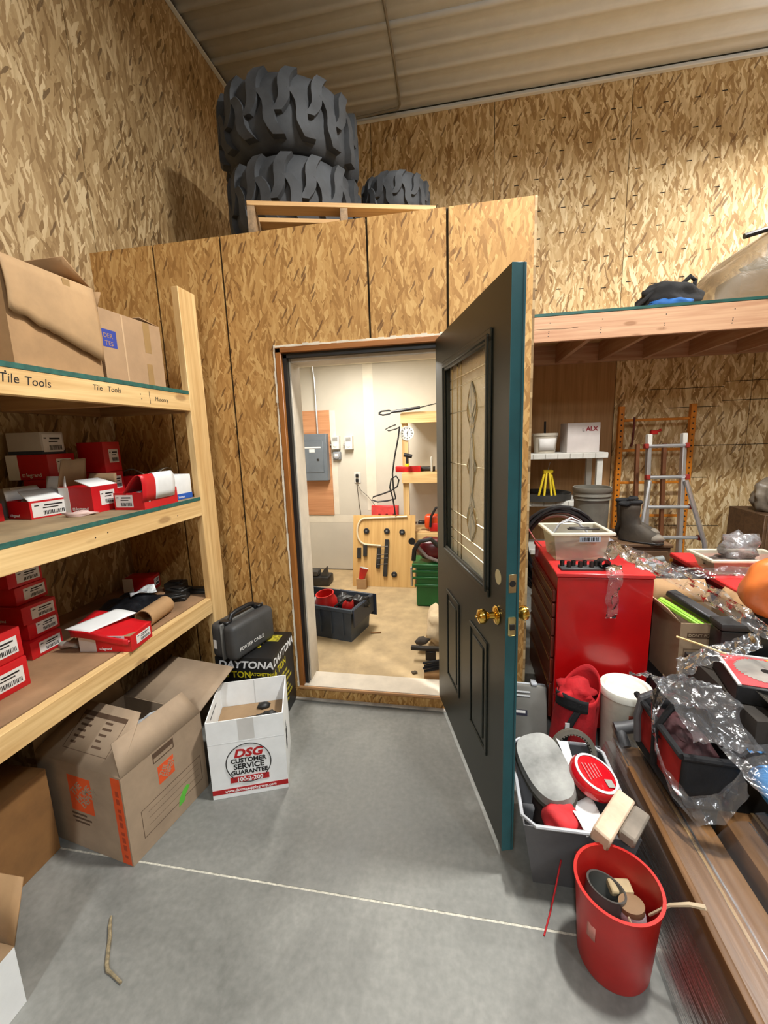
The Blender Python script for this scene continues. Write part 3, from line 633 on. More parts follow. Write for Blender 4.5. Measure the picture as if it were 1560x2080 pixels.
b = B(); b.grid(lambda u, v: (-.06+.12*u, -.035+.07*v, .004+.012*math.sin(u*5+v*4)), 10, 6); o = b.done('plastic_packet', M('silver_wrap', (206, 212, 222), .2, var=.3, vs=30), None, thick=.002); o.location = (-1.66, 1.86, ZL+.105); o.rotation_euler = (.1, -.1, .8); tag(o, 'shiny pale packet lying on the black bag', 'packet')
rr = random.Random(11)
for i, (x, y, z, w, d, h, rz) in enumerate(((-1.60, 2.02, 0, .14, .09, .022, .3), (-1.63, 2.10, .0, .12, .10, .04, -.2), (-1.585, 2.0, .023, .12, .075, .015, .6), (-1.52, 2.15, 0, .15, .08, .02, .1), (-1.70, 2.17, 0, .11, .08, .05, .2))):
    o = B().box(-w/2, w/2, -d/2, d/2, 0, h, .004).box(-w*.3, w*.3, -d*.3, d*.3, h, h+.006, .002).done('black_part', M('greasy_black', (30, 29, 27), .5, var=.3), None); o.location = (x, y, ZL+z); o.rotation_euler = (0, 0, rz)
    tag(o, ('flat black machine part nearest the shelf post', 'thick black machine part behind the flat ones', 'thin black part lying on another at the shelf end', 'dusty black plate against the partition', 'black block beside the small red carton')[i], 'machine part', 'black parts at the end of the lower shelf')
o = B().blob((0, 0, .012), (.055, .03, .016), 8, .9, 6, 2, 0).done('crumpled_wrap', M('clear_wrap', (190, 184, 170), .25, var=.2)); o.location = (-1.70, 1.46, ZL); tag(o, 'scrap of crumpled clear wrap beside the tall red stack', 'wrap')
# --- top shelf
ZT = 1.8765
o = carton('cardboard_box', 'big torn brown cardboard box with a ripped front at the left of the top shelf', (-2.02, 1.205, ZT), R(0), .585, .355, .34, cardb)
b = B()
for i in range(16): pass
b.grid(lambda u, v: (.590+.014*math.sin(v*2.5), .352*u, .340-(.165+.11*u+.012*mnoise.noise(Vector((u*9, 1, 0))))*v+.0), 24, 6); b.done('torn_front', M('cardboard_pale', (178, 144, 104), .8, var=.06, bump=.1), o, thick=.005)
flap(o, 'b', .585, .355, .34, .13, -50, cardb); flap(o, 'l', .585, .355, .34, .12, -30, cardb); flap(o, 'r', .585, .355, .34, .12, -72, cardb, tear=.2)
box('tape_strip', M('brown_tape', (160, 128, 84), .35, var=.05), o, .596, .5965, .215, .245, .20, .335)
o = carton('cardboard_box', 'tall brown cardboard box with a blue print beside the torn one', (-1.80, 1.600, ZT), R(-2), .355, .345, .285, M('cardboard_mid', (172, 140, 106), .8, var=.05, bump=.1))
flap(o, 'l', .355, .345, .285, .10, 5, cardin); flap(o, 'f', .355, .345, .285, .09, -30, cardb, tear=.3); flap(o, 'b', .355, .345, .285, .11, -80, cardb)
box('blue_print', blue_ink, o, .3551, .3556, -.002, .075, .135, .205); text('DER', .026, cardb, o, (.3558, .008, .172), (0, 1, 0), (0, 0, 1)); text('ES', .026, cardb, o, (.3558, .03, .142), (0, 1, 0), (0, 0, 1)); text('T', .026, cardb, o, (.3558, .012, .142), (0, 1, 0), (0, 0, 1))
box('tape_strip', MATS['brown_tape'], o, .355, .3556, .235, .275, .15, .284); box('tape_strip', MATS['brown_tape'], o, .355, .3556, .235, .27, .001, .10)
box('fold_line', M('cardboard_crease', (196, 164, 128), .8, var=0), o, .355, .3558, .112, .120, .001, .284)

# ============================================================ floor, left side
# moving box
HD = carton('moving_box', 'open brown moving box with orange prints beside the white carton', (-1.709, 1.2335, .001), math.atan2(-.072, .466), .470, .405, .387, cardg)
# local x runs from the left corner to the near corner, local y goes away from the viewer
flap(HD, 'f', .47, .405, .387, .225, -52, cardg, taper=.075); flap(HD, 'r', .47, .405, .387, .125, -30, cardg, taper=.03); flap(HD, 'l', .47, .405, .387, .17, 6, cardin)
flap(HD, 'b', .47, .405, .387, .29, 78, cardg, taper=.03)
box('orange_stripe', orange_ink, HD, .417, .463, -.0006, 0, .002, .380)
b = B()
for k in range(9): b.box(.433, .449, -.0010, -.0006, .03+k*.034, .03+k*.034+(.024 if k % 3 else .014))
b.done('stripe_print', M('ink_rust', (168, 62, 28), .7, var=0), HD, False)['kind'] = 'stuff'
lg = box('orange_logo', orange_ink, HD, .175, .300, -.0006, 0, .175, .335)
for k, wd in enumerate(('THE', 'HOME', 'DEPOT')): text(wd, .040, cardg, lg, (.198+.024*k, -.0008, .262-.030*k+(.012 if k == 2 else 0)-.02), (1, 0, 1), (-1, 0, 1), 'lettering', align='LEFT' if k else 'LEFT', bold=.0008)
b = B()
for k, (x0, x1) in enumerate(((.17, .25), (.17, .275), (.18, .26))): b.box(x0, x1, -.0008, -.0002, .155-.018*k, .163-.018*k)
b.done('print', ink_brown, HD, False)
# right face (x = w)
sq = box('orange_logo', orange_ink, HD, .470, .4706, .155, .235, .225, .305)
for k, wd in enumerate(('THE', 'HOME', 'DEPOT')): text(wd, .022, cardg, sq, (.4710, .168+.014*k, .268-.014*k-.012), (0, 1, 1), (0, -1, 1), 'lettering', bold=.0006)
b = B()
for (y0, y1, z0, z1) in ((.14, .245, .372, .376), (.14, .144, .335, .376), (.241, .245, .335, .376), (.14, .245, .332, .336), (.145, .24, .353, .373)): b.box(.470, .4706, y0, y1, z0, z1)
for (y0, y1, z0, z1) in ((.06, .375, .065, .067), (.06, .375, .185, .187), (.06, .062, .065, .187), (.373, .375, .065, .187), (.09, .36, .10, .1008), (.09, .36, .13, .1308), (.09, .36, .158, .1588)): b.box(.470, .4706, y0, y1, z0, z1)
b.done('print', ink_brown, HD, False)
B().prism([(.4702, y, z) for y, z in ((.232, .045), (.262, .05), (.272, .072), (.300, .098), (.285, .112), (.262, .104), (.250, .092), (.238, .078))], (.0006, 0, 0)).done('green_tape', green_ink, HD, False)
a = R(-52); b = B()
ux, uy = Vector((1, 0, 0)), Vector((0, math.sin(-a), math.cos(a))); nn = ux.cross(uy)
mf = Matrix((ux, uy, nn)).transposed().to_4x4(); mf.translation = Vector((0, 0, .387))
for k in range(5):
    b.box(.14, .14+(.05, .06, .045, .06, .03)[k], .155-.022*k, .163-.022*k, .0021, .0026, mtx=mf); b.box(.26, .26+(.04, .05, .04, .03, .05)[k], .155-.022*k, .163-.022*k, .0021, .0026, mtx=mf)
for (x0, x1, y0, y1) in ((.12, .36, .172, .19), (.12, .122, .045, .19), (.358, .36, .045, .19), (.12, .36, .045, .047)): b.box(x0, x1, y0, y1, .0021, .0026, mtx=mf)
b.done('flap_print', ink_brown, HD, False)
o = B().blob((0, 0, .06), (.10, .11, .10), 4, .5, 5, 3, 0).done('clear_bag', M('bag_of_parts', (196, 200, 204), .25, var=.35, vs=16, bump=.4), None); o.location = (-1.37, 1.44, .25); tag(o, 'bag of small parts inside the open moving box', 'bag')
B().box(-.05, .05, -.03, .03, -.002, .002).done('blue_card', M('teal_card', (30, 110, 140), .5, var=.1), o).location = (.045, -.03, .155)
# plain brown box at the left
o = carton('cardboard_box', 'plain dark brown cardboard box half under the shelf at the left edge', (-2.02, .62, .001), R(0), .415, .565, .365, cardd)
flap(o, 'r', .415, .565, .365, .20, -88, cardd); flap(o, 'l', .415, .565, .365, .20, -88, cardd)
# white box at the picture corner
o = carton('white_box', 'white cardboard box with a brown flap in the near left corner', (-1.585, .44, .001), R(0), .325, .32, .20, white_card)
flap(o, 'b', .325, .32, .20, .17, 22, cardb); flap(o, 'r', .325, .32, .20, .10, -75, cardin)
b = B(); b.grid(lambda u, v: (.02+.23*u, .325+.05*u-.03*v*(1-u*.8), .30+.05*v*(1-u*.85)+.02*math.sin(u*3)), 8, 4); b.done('curled_flap', white_card, o, thick=.002)
# white DSG carton
DS = carton('white_carton', 'open white carton with the round red and black guarantee print', (-1.11, 1.487, .001), math.atan2(.119, .313), .335, .32, .388, white_card)
box('inside', cardin, DS, .006, .329, .006, .314, .006, .255)
w = .335; cxx, czz = .168, .165
b = B(); b.tube([(cxx+.098*math.cos(t*math.pi/24), -.001, czz+.098*math.sin(t*math.pi/24)) for t in range(48)], .0022, 4, closed=True); b.done('ring_print', ink, DS)
text('DSG', .056, red_ink, DS, (cxx, -.0008, czz+.034), (1, 0, 0), (0, 0, 1), 'lettering', shear=.25, align='CENTER', bold=.0022, sx=1.15)
for s_, z_, k_ in (('CUSTOMER', .006, .030), ('SERVICE', -.026, .037), ('GUARANTEE', -.053, .028)): text(s_, k_, ink, DS, (cxx, -.0008, czz+z_), (1, 0, 0), (0, 0, 1), 'lettering', align='CENTER', bold=.0010)
box('red_banner', red_ink, DS, cxx-.085, cxx+.085, -.0022, -.0014, czz-.092, czz-.064); text('100-2-200', .028, white_ink, DS, (cxx, -.0026, czz-.088), (1, 0, 0), (0, 0, 1), 'lettering', align='CENTER', bold=.0008)
box('red_stripe', red_ink, DS, .0, .335, -.0007, 0, .022, .046); text('www.dakotasupplygroup.com', .019, white_ink, DS, (cxx, -.0012, .028), (1, 0, 0), (0, 0, 1), 'lettering', align='CENTER', bold=.0003)
box('tape_strip', M('clear_tape', (206, 204, 200), .35, var=.04), DS, .135, .205, -.0006, 0, .285, .3885); box('fold_line', M('white_crease', (206, 208, 208), .6, var=0), DS, .0, .335, -.0005, 0, .276, .278)
box('fold_line', MATS['white_crease'], DS, .17, .175, .3153, .3159, .17, .385)
b = B()
for k, (y0, y1) in enumerate(((.08, .115), (.12, .17), (.175, .21))): b.box(.004, .0046, y0, y1, .345, .352)
b.done('inside_print', ink, DS, False)
B().blob((.335, .10, .20), (.0008, .03, .05), 5, 1.4, 9, 3).done('smudge_print', ink, DS)
b = B(); r3 = random.Random(9)
for i in range(14): b.blob((r3.uniform(.15, .29), r3.uniform(.12, .28), .256+r3.uniform(0, .012)), (.035, .03, .016), i, .7, 5, 1)
st = b.done('black_contents', MATS['greasy_black'], DS); st['kind'] = 'stuff'
# jack stand box and black case
DY = carton('jack_stand_box', 'black and yellow jack stand box standing against the partition', (-1.335, 1.935, .001), R(3), .33, .318, .448, M('black_card', (22, 22, 22), .45, var=.1), open_top=False)
text('DAYTONA', .058, white_ink, DY, (.016, -.0006, .385), (1, 0, 0), (0, 0, 1), 'lettering', shear=.2, bold=.0016, sx=1.12)
text('6 TON', .052, yel_ink, DY, (.05, -.0006, .328), (1, 0, 0), (0, 0, 1), 'lettering', bold=.001); text('RATCHETING', .024, yel_ink, DY, (.19, -.0006, .342), (1, 0, 0), (0, 0, 1), 'lettering', bold=.0006)
text('DAYTONA', .062, white_ink, DY, (.3306, .012, .385), (0, 1, 0), (0, 0, 1), 'lettering', shear=.2, bold=.0014); text('6 TON', .056, yel_ink, DY, (.3306, .02, .322), (0, 1, 0), (0, 0, 1), 'lettering', bold=.001)
b = B()
for k in range(7): b.box(.33, .3306, .03+.012*(k % 2), .20+.03*(k % 3), .27-.032*k, .286-.032*k)
b.done('yellow_print', MATS.get('olive_print') or M('olive_print', (150, 140, 40), .6, var=.5, vs=60), DY, False)
text('6 TON', .05, yel_ink, DY, (.215, .11, .4486), (0, 1, 0), (-1, 0, 0), 'lettering', bold=.0008); B().box(.22, .29, .19, .27, .448, .4486).done('yellow_print', M('olive_print', (150, 140, 40), .6, var=.5, vs=60), DY)
CA = thing('black_case', 'dusty black moulded plastic tool case on the jack stand box', 'tool case', (-1.215, 2.06, .4495), R(-14))
B().box(-.085, -.003, -.165, .165, .002, .20, .028, 3).done('shell', dkgrey, CA); B().box(.003, .085, -.165, .165, .0, .20, .028, 3).done('shell', dkgrey, CA)
B().box(-.006, .006, -.172, .172, .0, .206, .006).done('rim', M('case_rim', (92, 90, 86), .6, var=.1), CA)
B().tube([(0, -.10, .195), (0, -.085, .228), (0, -.05, .236), (0, .05, .236), (0, .085, .228), (0, .10, .195)], .012, 10).done('handle', blackpl, CA)
for yl in (-.13, .12): B().box(-.03, .03, yl-.018, yl+.018, .196, .214, .004).done('latch', blackpl, CA)
box('sticker', label_w, CA, -.06, -.04, -.1675, -.166, .06, .11); text('PORTER CABLE', .028, label_w, CA, (.0855, -.13, .05), (0, 1, 0), (0, 0, 1), 'lettering')
# cord scrap on the floor
o = B().tube([(-1.19, .994, .006), (-1.168, .965, .006), (-1.143, .938, .006), (-1.116, .902, .006), (-1.094, .874, .006), (-1.078, .860, .006), (-1.058, .855, .006), (-1.012, .84, .006)], [.004, .006, .006, .006, .006, .006, .005, .004], 7).done('rope_scrap', M('rope', (138, 124, 96), .85, var=.25, vs=80)); tag(o, 'short pale scrap of rope lying on the concrete floor', 'rope')
# ============================================================ store room seen through the doorway
ZF = .0885
bp = B().box(-1.81, -1.435, 4.585, 4.5995, .75, 1.925, .001).done('backing_board', WOOD('red_plywood_x', 'X', (176, 118, 78), (206, 150, 106), False)); tag(bp, 'reddish plywood backing board behind the grey breaker panel', 'board')
EP = thing('breaker_panel', 'grey electrical breaker panel on the plywood backing', 'panel', (-1.62, 4.584, 1.155))
gp = M('grey_enamel', (104, 112, 120), .4, var=.04); B().box(-.165, .165, -.09, 0, 0, .515, .004).done('panel_case', gp, EP)
dr = B().box(-.125, .125, -.096, -.0905, .09, .44, .004).done('panel_door', gp, EP)
B().box(-.10, .10, -.0965, -.0961, .36, .375).done('label', label_w, dr); B().box(-.035, .03, -.0965, -.0961, .315, .35).done('label', label_w, dr); B().box(.05, .075, -.100, -.096, .22, .245, .003).done('latch', dksteel, dr)
o = B().tube([(-1.58, 4.55, 2.428), (-1.58, 4.55, 2.36), (-1.577, 4.562, 2.30), (-1.575, 4.57, 2.25), (-1.572, 4.57, 1.672)], .011, 8).done('conduit', alu); tag(o, 'thin metal conduit rising from the breaker panel to the ceiling', 'conduit')
for i, (x, z, lab) in enumerate(((-1.365, 1.495, 'white vented control box next to the breaker panel'), (-1.215, 1.49, 'white vented control box farther right on the drywall'))):
    t = thing('control_box', lab, 'control box', (x, 4.5985, z), 0, 'control boxes'); B().box(-.044, .044, -.07, 0, 0, .145, .003).done('case', white_pl, t)
    for k in range(5): box('vent_slot', ink, t, -.028, .028, -.0708, -.0702, .125-k*.009, .129-k*.009)
    B().lathe([(0, 0), (.018, 0), (.018, .006), (.012, .008), (0, .008)], 16, mtx=Matrix.Translation((0, -.0702, .045)) @ Matrix.Rotation(R(90), 4, 'X')).done('dial', label_w, t)
    B().cyl((-.066, -.03, .05), (-.044, -.03, .05), .012, 10).done('nipple', alu, t)
t = thing('junction_box', 'small round grey junction box under the first control box', 'junction box', (-1.36, 4.5985, 1.425)); B().box(-.045, .045, -.05, 0, -.045, .045, .012, 2).done('case', grey_pl, t)
B().lathe([(0, 0), (.036, 0), (.034, .010), (0, .012)], 20, mtx=Matrix.Translation((0, -.0505, 0)) @ Matrix.Rotation(R(90), 4, 'X')).done('cover', M('grey_cover', (150, 150, 152), .4, var=.05), t); box('label', label_w, t, -.018, .018, -.0640, -.0630, -.01, .02)
t = thing('wall_outlet', 'white wall outlet with a black plug on the drywall', 'outlet', (-1.145, 4.5985, 1.17)); B().box(-.038, .038, -.006, 0, -.06, .06, .003).done('cover_plate', white_pl, t)
B().box(-.016, .016, -.034, -.0065, -.045, -.008, .005).done('plug', blackpl, t); B().box(-.016, .016, -.03, -.0065, .010, .044, .005).done('plug', blackpl, t)
o = B().tube([(-1.145, 4.575, 1.13), (-1.142, 4.56, 1.05), (-1.135, 4.57, .95), (-1.13, 4.56, .87), (-1.12, 4.57, .8), (-1.115, 4.56, .72), (-1.11, 4.55, .6)], .004, 6).done('power_cord', M('cord_grey', (90, 84, 76), .6, var=.05)); tag(o, 'grey power cord hanging straight down from the outlet', 'cord')
o = B().tube([(-1.135, 4.575, 1.09), (-1.10, 4.56, 1.03), (-1.03, 4.56, .97), (-.97, 4.55, .90), (-.93, 4.54, .84)], .0035, 6).done('power_cord', MATS['cord_grey']); tag(o, 'thin cord running from the outlet down to the red tray', 'cord')
# left shelf upright in the room
t = thing('room_shelf', 'narrow wooden shelf end at the left inside the store room', 'shelf', (-1.72, 4.30, ZF)); B().box(0, .022, 0, .03, 0, 2.13, .001).done('upright', cream_paint, t); B().box(.024, .055, -.02, .03, 1.70, 1.83, .001).done('bracket', lum('Z'), t); B().box(.024, .055, -.02, .03, .88, 1.0, .001).done('bracket', lum('Z'), t); B().box(-.22, -.001, .0, .03, 1.70, 1.79).done('beam', lum('X'), t); B().box(-.22, -.001, .0, .03, .88, .97).done('beam', lum('X'), t)
# right shelf in the room
RS = thing('room_rack', 'wooden lumber rack on the right inside the store room', 'rack', (0, 0, 0))
yr = 4.27
B().box(-.585, -.525, yr, yr+.038, ZF, 1.80, .001).done('post', lum('Z'), RS); B().box(-.14, -.06, yr, yr+.038, ZF, 1.80, .001).done('post', lum('Z'), RS)
for z0, z1 in ((1.738, 1.832), (1.142, 1.236), (.505, .622)): B().box(-.59, .20, yr-.039, yr-.001, z0, z1, .001).done('beam', lum('X'), RS); box('board', ply('X'), RS, -.58, .20, yr-.03, 4.58, z1+.001, z1+.014)
K = lambda x, z: (x*1.055, 4.20, 1.6+(z-1.6)*1.055)
CK = thing('dial_clock', 'small white round dial hanging on the rack post', 'clock', (-.530, yr-.001, 1.64)); mm = Matrix.Rotation(R(90), 4, 'X')
B().lathe([(0, 0), (.072, 0), (.072, .012), (.064, .014), (.064, .010), (0, .010)], 32, mtx=mm).done('case', white_pl, CK)
b = B()
for k in range(12): b.box(-.004, .004, -.0112, -.0102, .044, .056, mtx=Matrix.Rotation(k*math.pi/6, 4, 'Y'))
b.done('tick_marks', ink, CK); b = B(); b.box(-.002, .002, -.0125, -.0115, -.005, .04, mtx=Matrix.Rotation(R(170), 4, 'Y')); b.box(-.003, .003, -.0125, -.0115, -.005, .028, mtx=Matrix.Rotation(R(20), 4, 'Y')); b.done('hands', ink, CK)
o = B().tube([K(*p) for p in ((-.76, 1.825), (-.72, 1.812), (-.66, 1.82), (-.62, 1.84), (-.66, 1.852), (-.73, 1.848), (-.76, 1.83))], .008, 6).tube([K(-.64, 1.838), K(-.55, 1.846), K(-.37, 1.868)], [.012, .016, .014], 8).tube([K(-.37, 1.868), K(-.2, 1.90), K(.0, 1.93)], .005, 6).done('pole_tool', blackpl); tag(o, 'black looped pole tool resting across the top of the rack', 'tool')
hook = B().tube([K(*p) for p in ((-.60, 1.72), (-.66, 1.70), (-.70, 1.68), (-.67, 1.665), (-.60, 1.68), (-.56, 1.70))], .006, 6).done('wire_hook', dksteel); tag(hook, 'dark wire hook at the left of the rack post', 'hook')
o = B().tube([K(*p) for p in ((-.565, 1.70), (-.58, 1.60), (-.62, 1.42), (-.645, 1.26), (-.64, 1.12), (-.62, 1.02), (-.70, 1.0), (-.80, .99), (-.86, 1.01), (-.84, 1.04), (-.74, 1.07), (-.66, 1.10), (-.60, 1.14), (-.585, 1.20), (-.61, 1.24), (-.66, 1.21), (-.675, 1.13), (-.65, 1.03), (-.635, .93), (-.63, .86))], .008, 8).done('hose', blackpl); tag(o, 'black hose looped down from the rack post', 'hose')
t = thing('drill', 'small cordless drill hanging on the rack post', 'drill', (-.53, yr-.041, 1.36)); B().tube([(-.03, -.02, .07), (.05, -.02, .05)], .020, 10).done('motor', blackpl, t); B().tube([(.0, -.02, .06), (.0, -.02, -.02)], .014, 8).done('grip', blackpl, t); B().box(-.02, .02, -.04, 0, -.05, -.02, .004).done('battery', yellow_pl, t)
t = thing('air_tool', 'red and black tool with a grey pipe lying on the middle rack shelf', 'tool', (-.42, yr+.03, 1.251)); B().box(-.24, .02, -.035, .02, .0, .06, .008, 2).done('base', red_pl, t); B().tube([(-.20, .045, .025), (.16, .045, .025)], .024, 10).done('pipe', dksteel, t); B().box(.12, .14, -.05, .02, 0, .15, .004).done('plate', M('pale_metal', (188, 184, 172), .4, var=.05), t)
# plywood jig board
JB = thing('jig_board', 'plywood board with a bent rail, rollers and steel blocks leaning in the store room', 'board', (-1.115, 4.07, ZF), 0); JB.rotation_euler = (R(-12.5), 0, 0)
B().box(0, .655, 0, .015, 0, .74, .001).done('board', WOOD('jig_plywood_z', 'Z', (190, 146, 84), (214, 172, 108), False), JB)
pts = [(.57-.45*t/6, .725-.02*t/6) for t in range(7)]+[(.12-.075*math.sin(a_)-.0, .575+.13*math.cos(a_)) for a_ in [math.pi*k/10 for k in range(1, 10)]]+[(.13+.17*t/4, .435-.012*t/4) for t in range(5)]
B().tube([(x, -.012, z) for x, z in pts], .010, 8).done('bent_rail', M('pale_rail', (216, 200, 168), .4, var=.05), JB)
for x, z in ((.145, .575), (.36, .575), (.52, .565), (.44, .13)):
    rl = B().lathe([(0, 0), (.028, 0), (.030, .006), (.030, .014), (.024, .020), (0, .020)], 20, mtx=Matrix.Translation((x, -.0005, z)) @ mm).done('roller', blackpl, JB)
    B().lathe([(0, .0202), (.010, .0202), (.010, .024), (0, .024)], 12, mtx=Matrix.Translation((x, -.0005, z)) @ mm).done('bolt', steel, rl)
for x, z0, z1, tl in ((.07, .29, .40, 0), (.135, .31, .43, 0), (.27, .19, .40, 3), (.345, .11, .49, 3)):
    blk = B().box(-.02, .02, -.03, -.0005, 0, z1-z0, .002).move(Matrix.Translation((x, 0, z0)) @ Matrix.Rotation(R(tl), 4, 'Y')).done('steel_block', dksteel, JB)
for z in (.24, .30, .34, .42): B().cyl((.265, -.032, z-.01), (.375, -.032, z), .004, 6).done('screw_rod', steel, JB)
CP = thing('party_cup', 'red plastic cup with a white inside tipped against the jig board', 'cup', (-1.0, 4.005, ZF+.105), 0, rot=(R(-10), R(14), 0))
B().lathe([(0, 0), (.030, 0), (.045, .11), (.047, .112)], 24).done('cup_body', red_pl, CP); B().lathe([(0, .004), (.028, .004), (.0445, .1125), (.0465, .113)], 24).done('cup_inside', white_pl, CP)
B().box(-.05, .05, -.02, .10, -.108, -.002).done('shim', cardb, None).location = (0, 0, 0)
sh = [o for o in bpy.data.objects if o.name == 'shim'][0]; sh.location = (-1.0, 3.985, ZF+.109); sh.scale = (1, .35, 1); tag(sh, 'small brown wood block under the red cup', 'block')
RT = thing('red_tray', 'red plastic case insert standing behind the jig board', 'tray', (-.965, 4.33, ZF), 0, rot=(R(-8), 0, 0)); B().box(0, .30, 0, .06, 0, .80, .008, 2).done('shell', red_pl, RT); B().box(.01, .29, -.006, -.0005, .55, .79, .004).done('rim', M('red_plastic_light', (214, 70, 66), .4, var=.1), RT)
for i in range(6): B().box(.04+.04*i, .065+.04*i, -.010, -.0065, .60+.03*(i % 3), .68+.03*(i % 2), .003).done('recess', M('red_plastic_dark', (120, 14, 14), .5, var=.1), RT)
# chainsaw on the low shelf
CS = thing('chainsaw', 'orange chainsaw with a black handle on the low rack shelf', 'chainsaw', (-.30, 4.31, .637), 0)
B().box(-.07, .16, -.06, .06, .02, .17, .03, 3).done('housing', orange_pl, CS); B().box(-.02, .22, -.07, .055, .0, .09, .015, 2).done('base', red_pl, CS)
B().tube([(-.01, -.075, .05), (.0, -.08, .16), (.05, -.08, .25), (.10, -.075, .26), (.12, -.07, .20)], .013, 8).done('handle', blackpl, CS); B().box(-.14, -.071, -.03, .03, .07, .10, .006).done('guard', blackpl, CS); B().prism([(-.15, -.004, .07), (-.15, -.004, .09), (-.20, -.004, .095), (-.24, -.004, .08), (-.20, -.004, .065)], (0, .006, 0)).done('bar', steel, CS)
# green tote with the saw
GT = thing('green_tote', 'dark green plastic storage tote on the store room floor', 'tote', (-.43, 3.60, ZF)); gpl = M('green_plastic', (14, 92, 42), .4, var=.08)
b = B(); b.prism([(.045, .01, 0), (.40, .01, 0), (.40, .26, 0), (.045, .26, 0)], (0, 0, .01)); b.box(.035, .41, .0, .012, .01, .37, .003); b.box(.035, .41, .25, .262, .01, .37, .003); b.box(.035, .047, .012, .25, .01, .37, .003); b.box(.398, .41, .012, .25, .01, .37, .003); b.done('tote_body', gpl, GT)
for z in (.19, .26, .32, .365): B().box(.0 if z > .2 else .02, .43, -.014, .0, z, z+.022, .004).done('rib', gpl, GT)
box('tote_lid', gpl, GT, .0, .44, -.02, .28, .3875, .40, .004); B().box(-.02, .0, .02, .05, .18, .36, .004).done('hinge_clip', steel, GT)
VS = thing('vacuum', 'dark red and black hand vacuum standing on the green tote', 'vacuum', (-.30, 3.72, ZF+.401)); B().blob((.06, 0, .11), (.16, .09, .11), 2, .2, 3, 3, .0).done('motor_housing', M('maroon_plastic', (88, 14, 18), .3, var=.2), VS); B().tube([(-.12, -.09, .02), (-.11, -.10, .12), (-.06, -.105, .20), (.04, -.10, .22), (.10, -.09, .16)], .020, 8).done('handle', blackpl, VS); B().tube([(-.14, -.08, .20), (-.08, -.09, .15), (.0, -.10, .06), (.10, -.10, .02)], .016, 8).done('hose', M('grey_hose', (124, 112, 108), .5, var=.1), VS); B().lathe([(0, 0), (.03, 0), (.03, .02), (0, .02)], 16, mtx=Matrix.Translation((-.13, -.09, .20)) @ mm).done('wheel', blackpl, VS)
# grey-blue tote with red fittings
TT = thing('grey_tote', 'open blue-grey tote full of red fittings on the store room floor', 'tote', (-.80, 2.84, ZF), math.atan2(.29, .07)-R(90)); tp = M('bluegrey_plastic', (66, 74, 84), .5, var=.10, bump=.05)
# local: x to the left is -x ; front face y=0, right face x=0
Lx, Ly, Hh = .56, .34, .27
b = B()
def wall4(b, x0, x1, y0, y1, z0, z1, tp_, t_):
    o0 = [(x0+tp_, y0+tp_), (x1-tp_, y0+tp_), (x1-tp_, y1-tp_), (x0+tp_, y1-tp_)]; o1 = [(x0, y0), (x1, y0), (x1, y1), (x0, y1)]
    i0 = [(x0+tp_+t_, y0+tp_+t_), (x1-tp_-t_, y0+tp_+t_), (x1-tp_-t_, y1-tp_-t_), (x0+tp_+t_, y1-tp_-t_)]; i1 = [(x0+t_, y0+t_), (x1-t_, y0+t_), (x1-t_, y1-t_), (x0+t_, y1-t_)]
    V = lambda L_, z: [b.bm.verts.new((x, y, z)) for x, y in L_]
    a0, a1, c1, c0 = V(o0, z0), V(o1, z1), V(i1, z1), V(i0, z0+t_)
    for p, q in ((a0, a1), (a1, c1), (c1, c0)):
        for k in range(4): b.bm.faces.new((p[k], p[(k+1) % 4], q[(k+1) % 4], q[k]))
    b.bm.faces.new(a0[::-1]); b.bm.faces.new(c0)
wall4(b, -Lx, 0, 0, Ly, 0, Hh, .02, .005); b.done('tote_body', tp, TT)
b = B(); b.box(-Lx-.012, .012, -.012, 0, Hh-.03, Hh, .004); b.box(-Lx-.012, .012, Ly, Ly+.012, Hh-.03, Hh, .004); b.box(0, .012, 0, Ly, Hh-.03, Hh, .004); b.box(-Lx-.012, -Lx, 0, Ly, Hh-.03, Hh, .004); b.done('rim', tp, TT)
for k in range(5): box('rib', tp, TT, -.48+k*.1, -.472+k*.1, -.004, .012, .05, Hh-.035)
B().box(-.30, .04, Ly+.013, Ly+.02, Hh-.18, Hh, .003).done('lid_flap', M('navy_plastic', (40, 48, 66), .5, var=.1), TT); B().box(.013, .022, .0, Ly, Hh-.14, Hh-.002, .003).done('lid_flap', MATS['navy_plastic'], TT)
rp = thing('red_pot', 'round red plastic pot standing in the grey tote', 'pot', (-1.03, 3.0, ZF+.19), 0, rot=(R(8), R(-6), 0)); B().lathe([(0, 0), (.07, .0), (.085, .04), (.086, .09), (.070, .125), (.072, .15), (.064, .15), (.060, .12), (.06, .02), (0, .015)], 28).done('pot_body', red_pl, rp)
rn = thing('red_bottle', 'red bottle with a black cap and strap in the grey tote', 'bottle', (-.86, 2.945, ZF+.205), 0, rot=(R(10), R(12), 0)); B().lathe([(0, 0), (.042, 0), (.045, .06), (.036, .10), (.028, .11), (0, .11)], 20).done('bottle_body', red_pl, rn); B().cyl((0, 0, .1105), (0, 0, .135), .024, 16).done('cap', blackpl, rn); B().tube([(-.09, -.05, .06), (-.05, -.055, .11), (0, -.05, .16), (.03, -.02, .16)], .008, 6).done('strap', blackpl, rn)
for i, (x, y, z, lab) in enumerate(((-.78, 3.06, .235, 'black lump of gear at the right end of the grey tote'), (-.93, 3.10, .225, 'black rolled strap behind the red bottle in the grey tote'), (-1.14, 3.0, .22, 'grey rag stuffed at the left of the red pot'))):
    o = B().blob((0, 0, 0), (.07, .06, .06), i+20, .7, 5, 3).done('gear_lump', (blackpl, blackpl, M('grey_rag', (150, 150, 150), .9, var=.1))[i]); o.location = (x, y, ZF+z); tag(o, lab, 'gear')
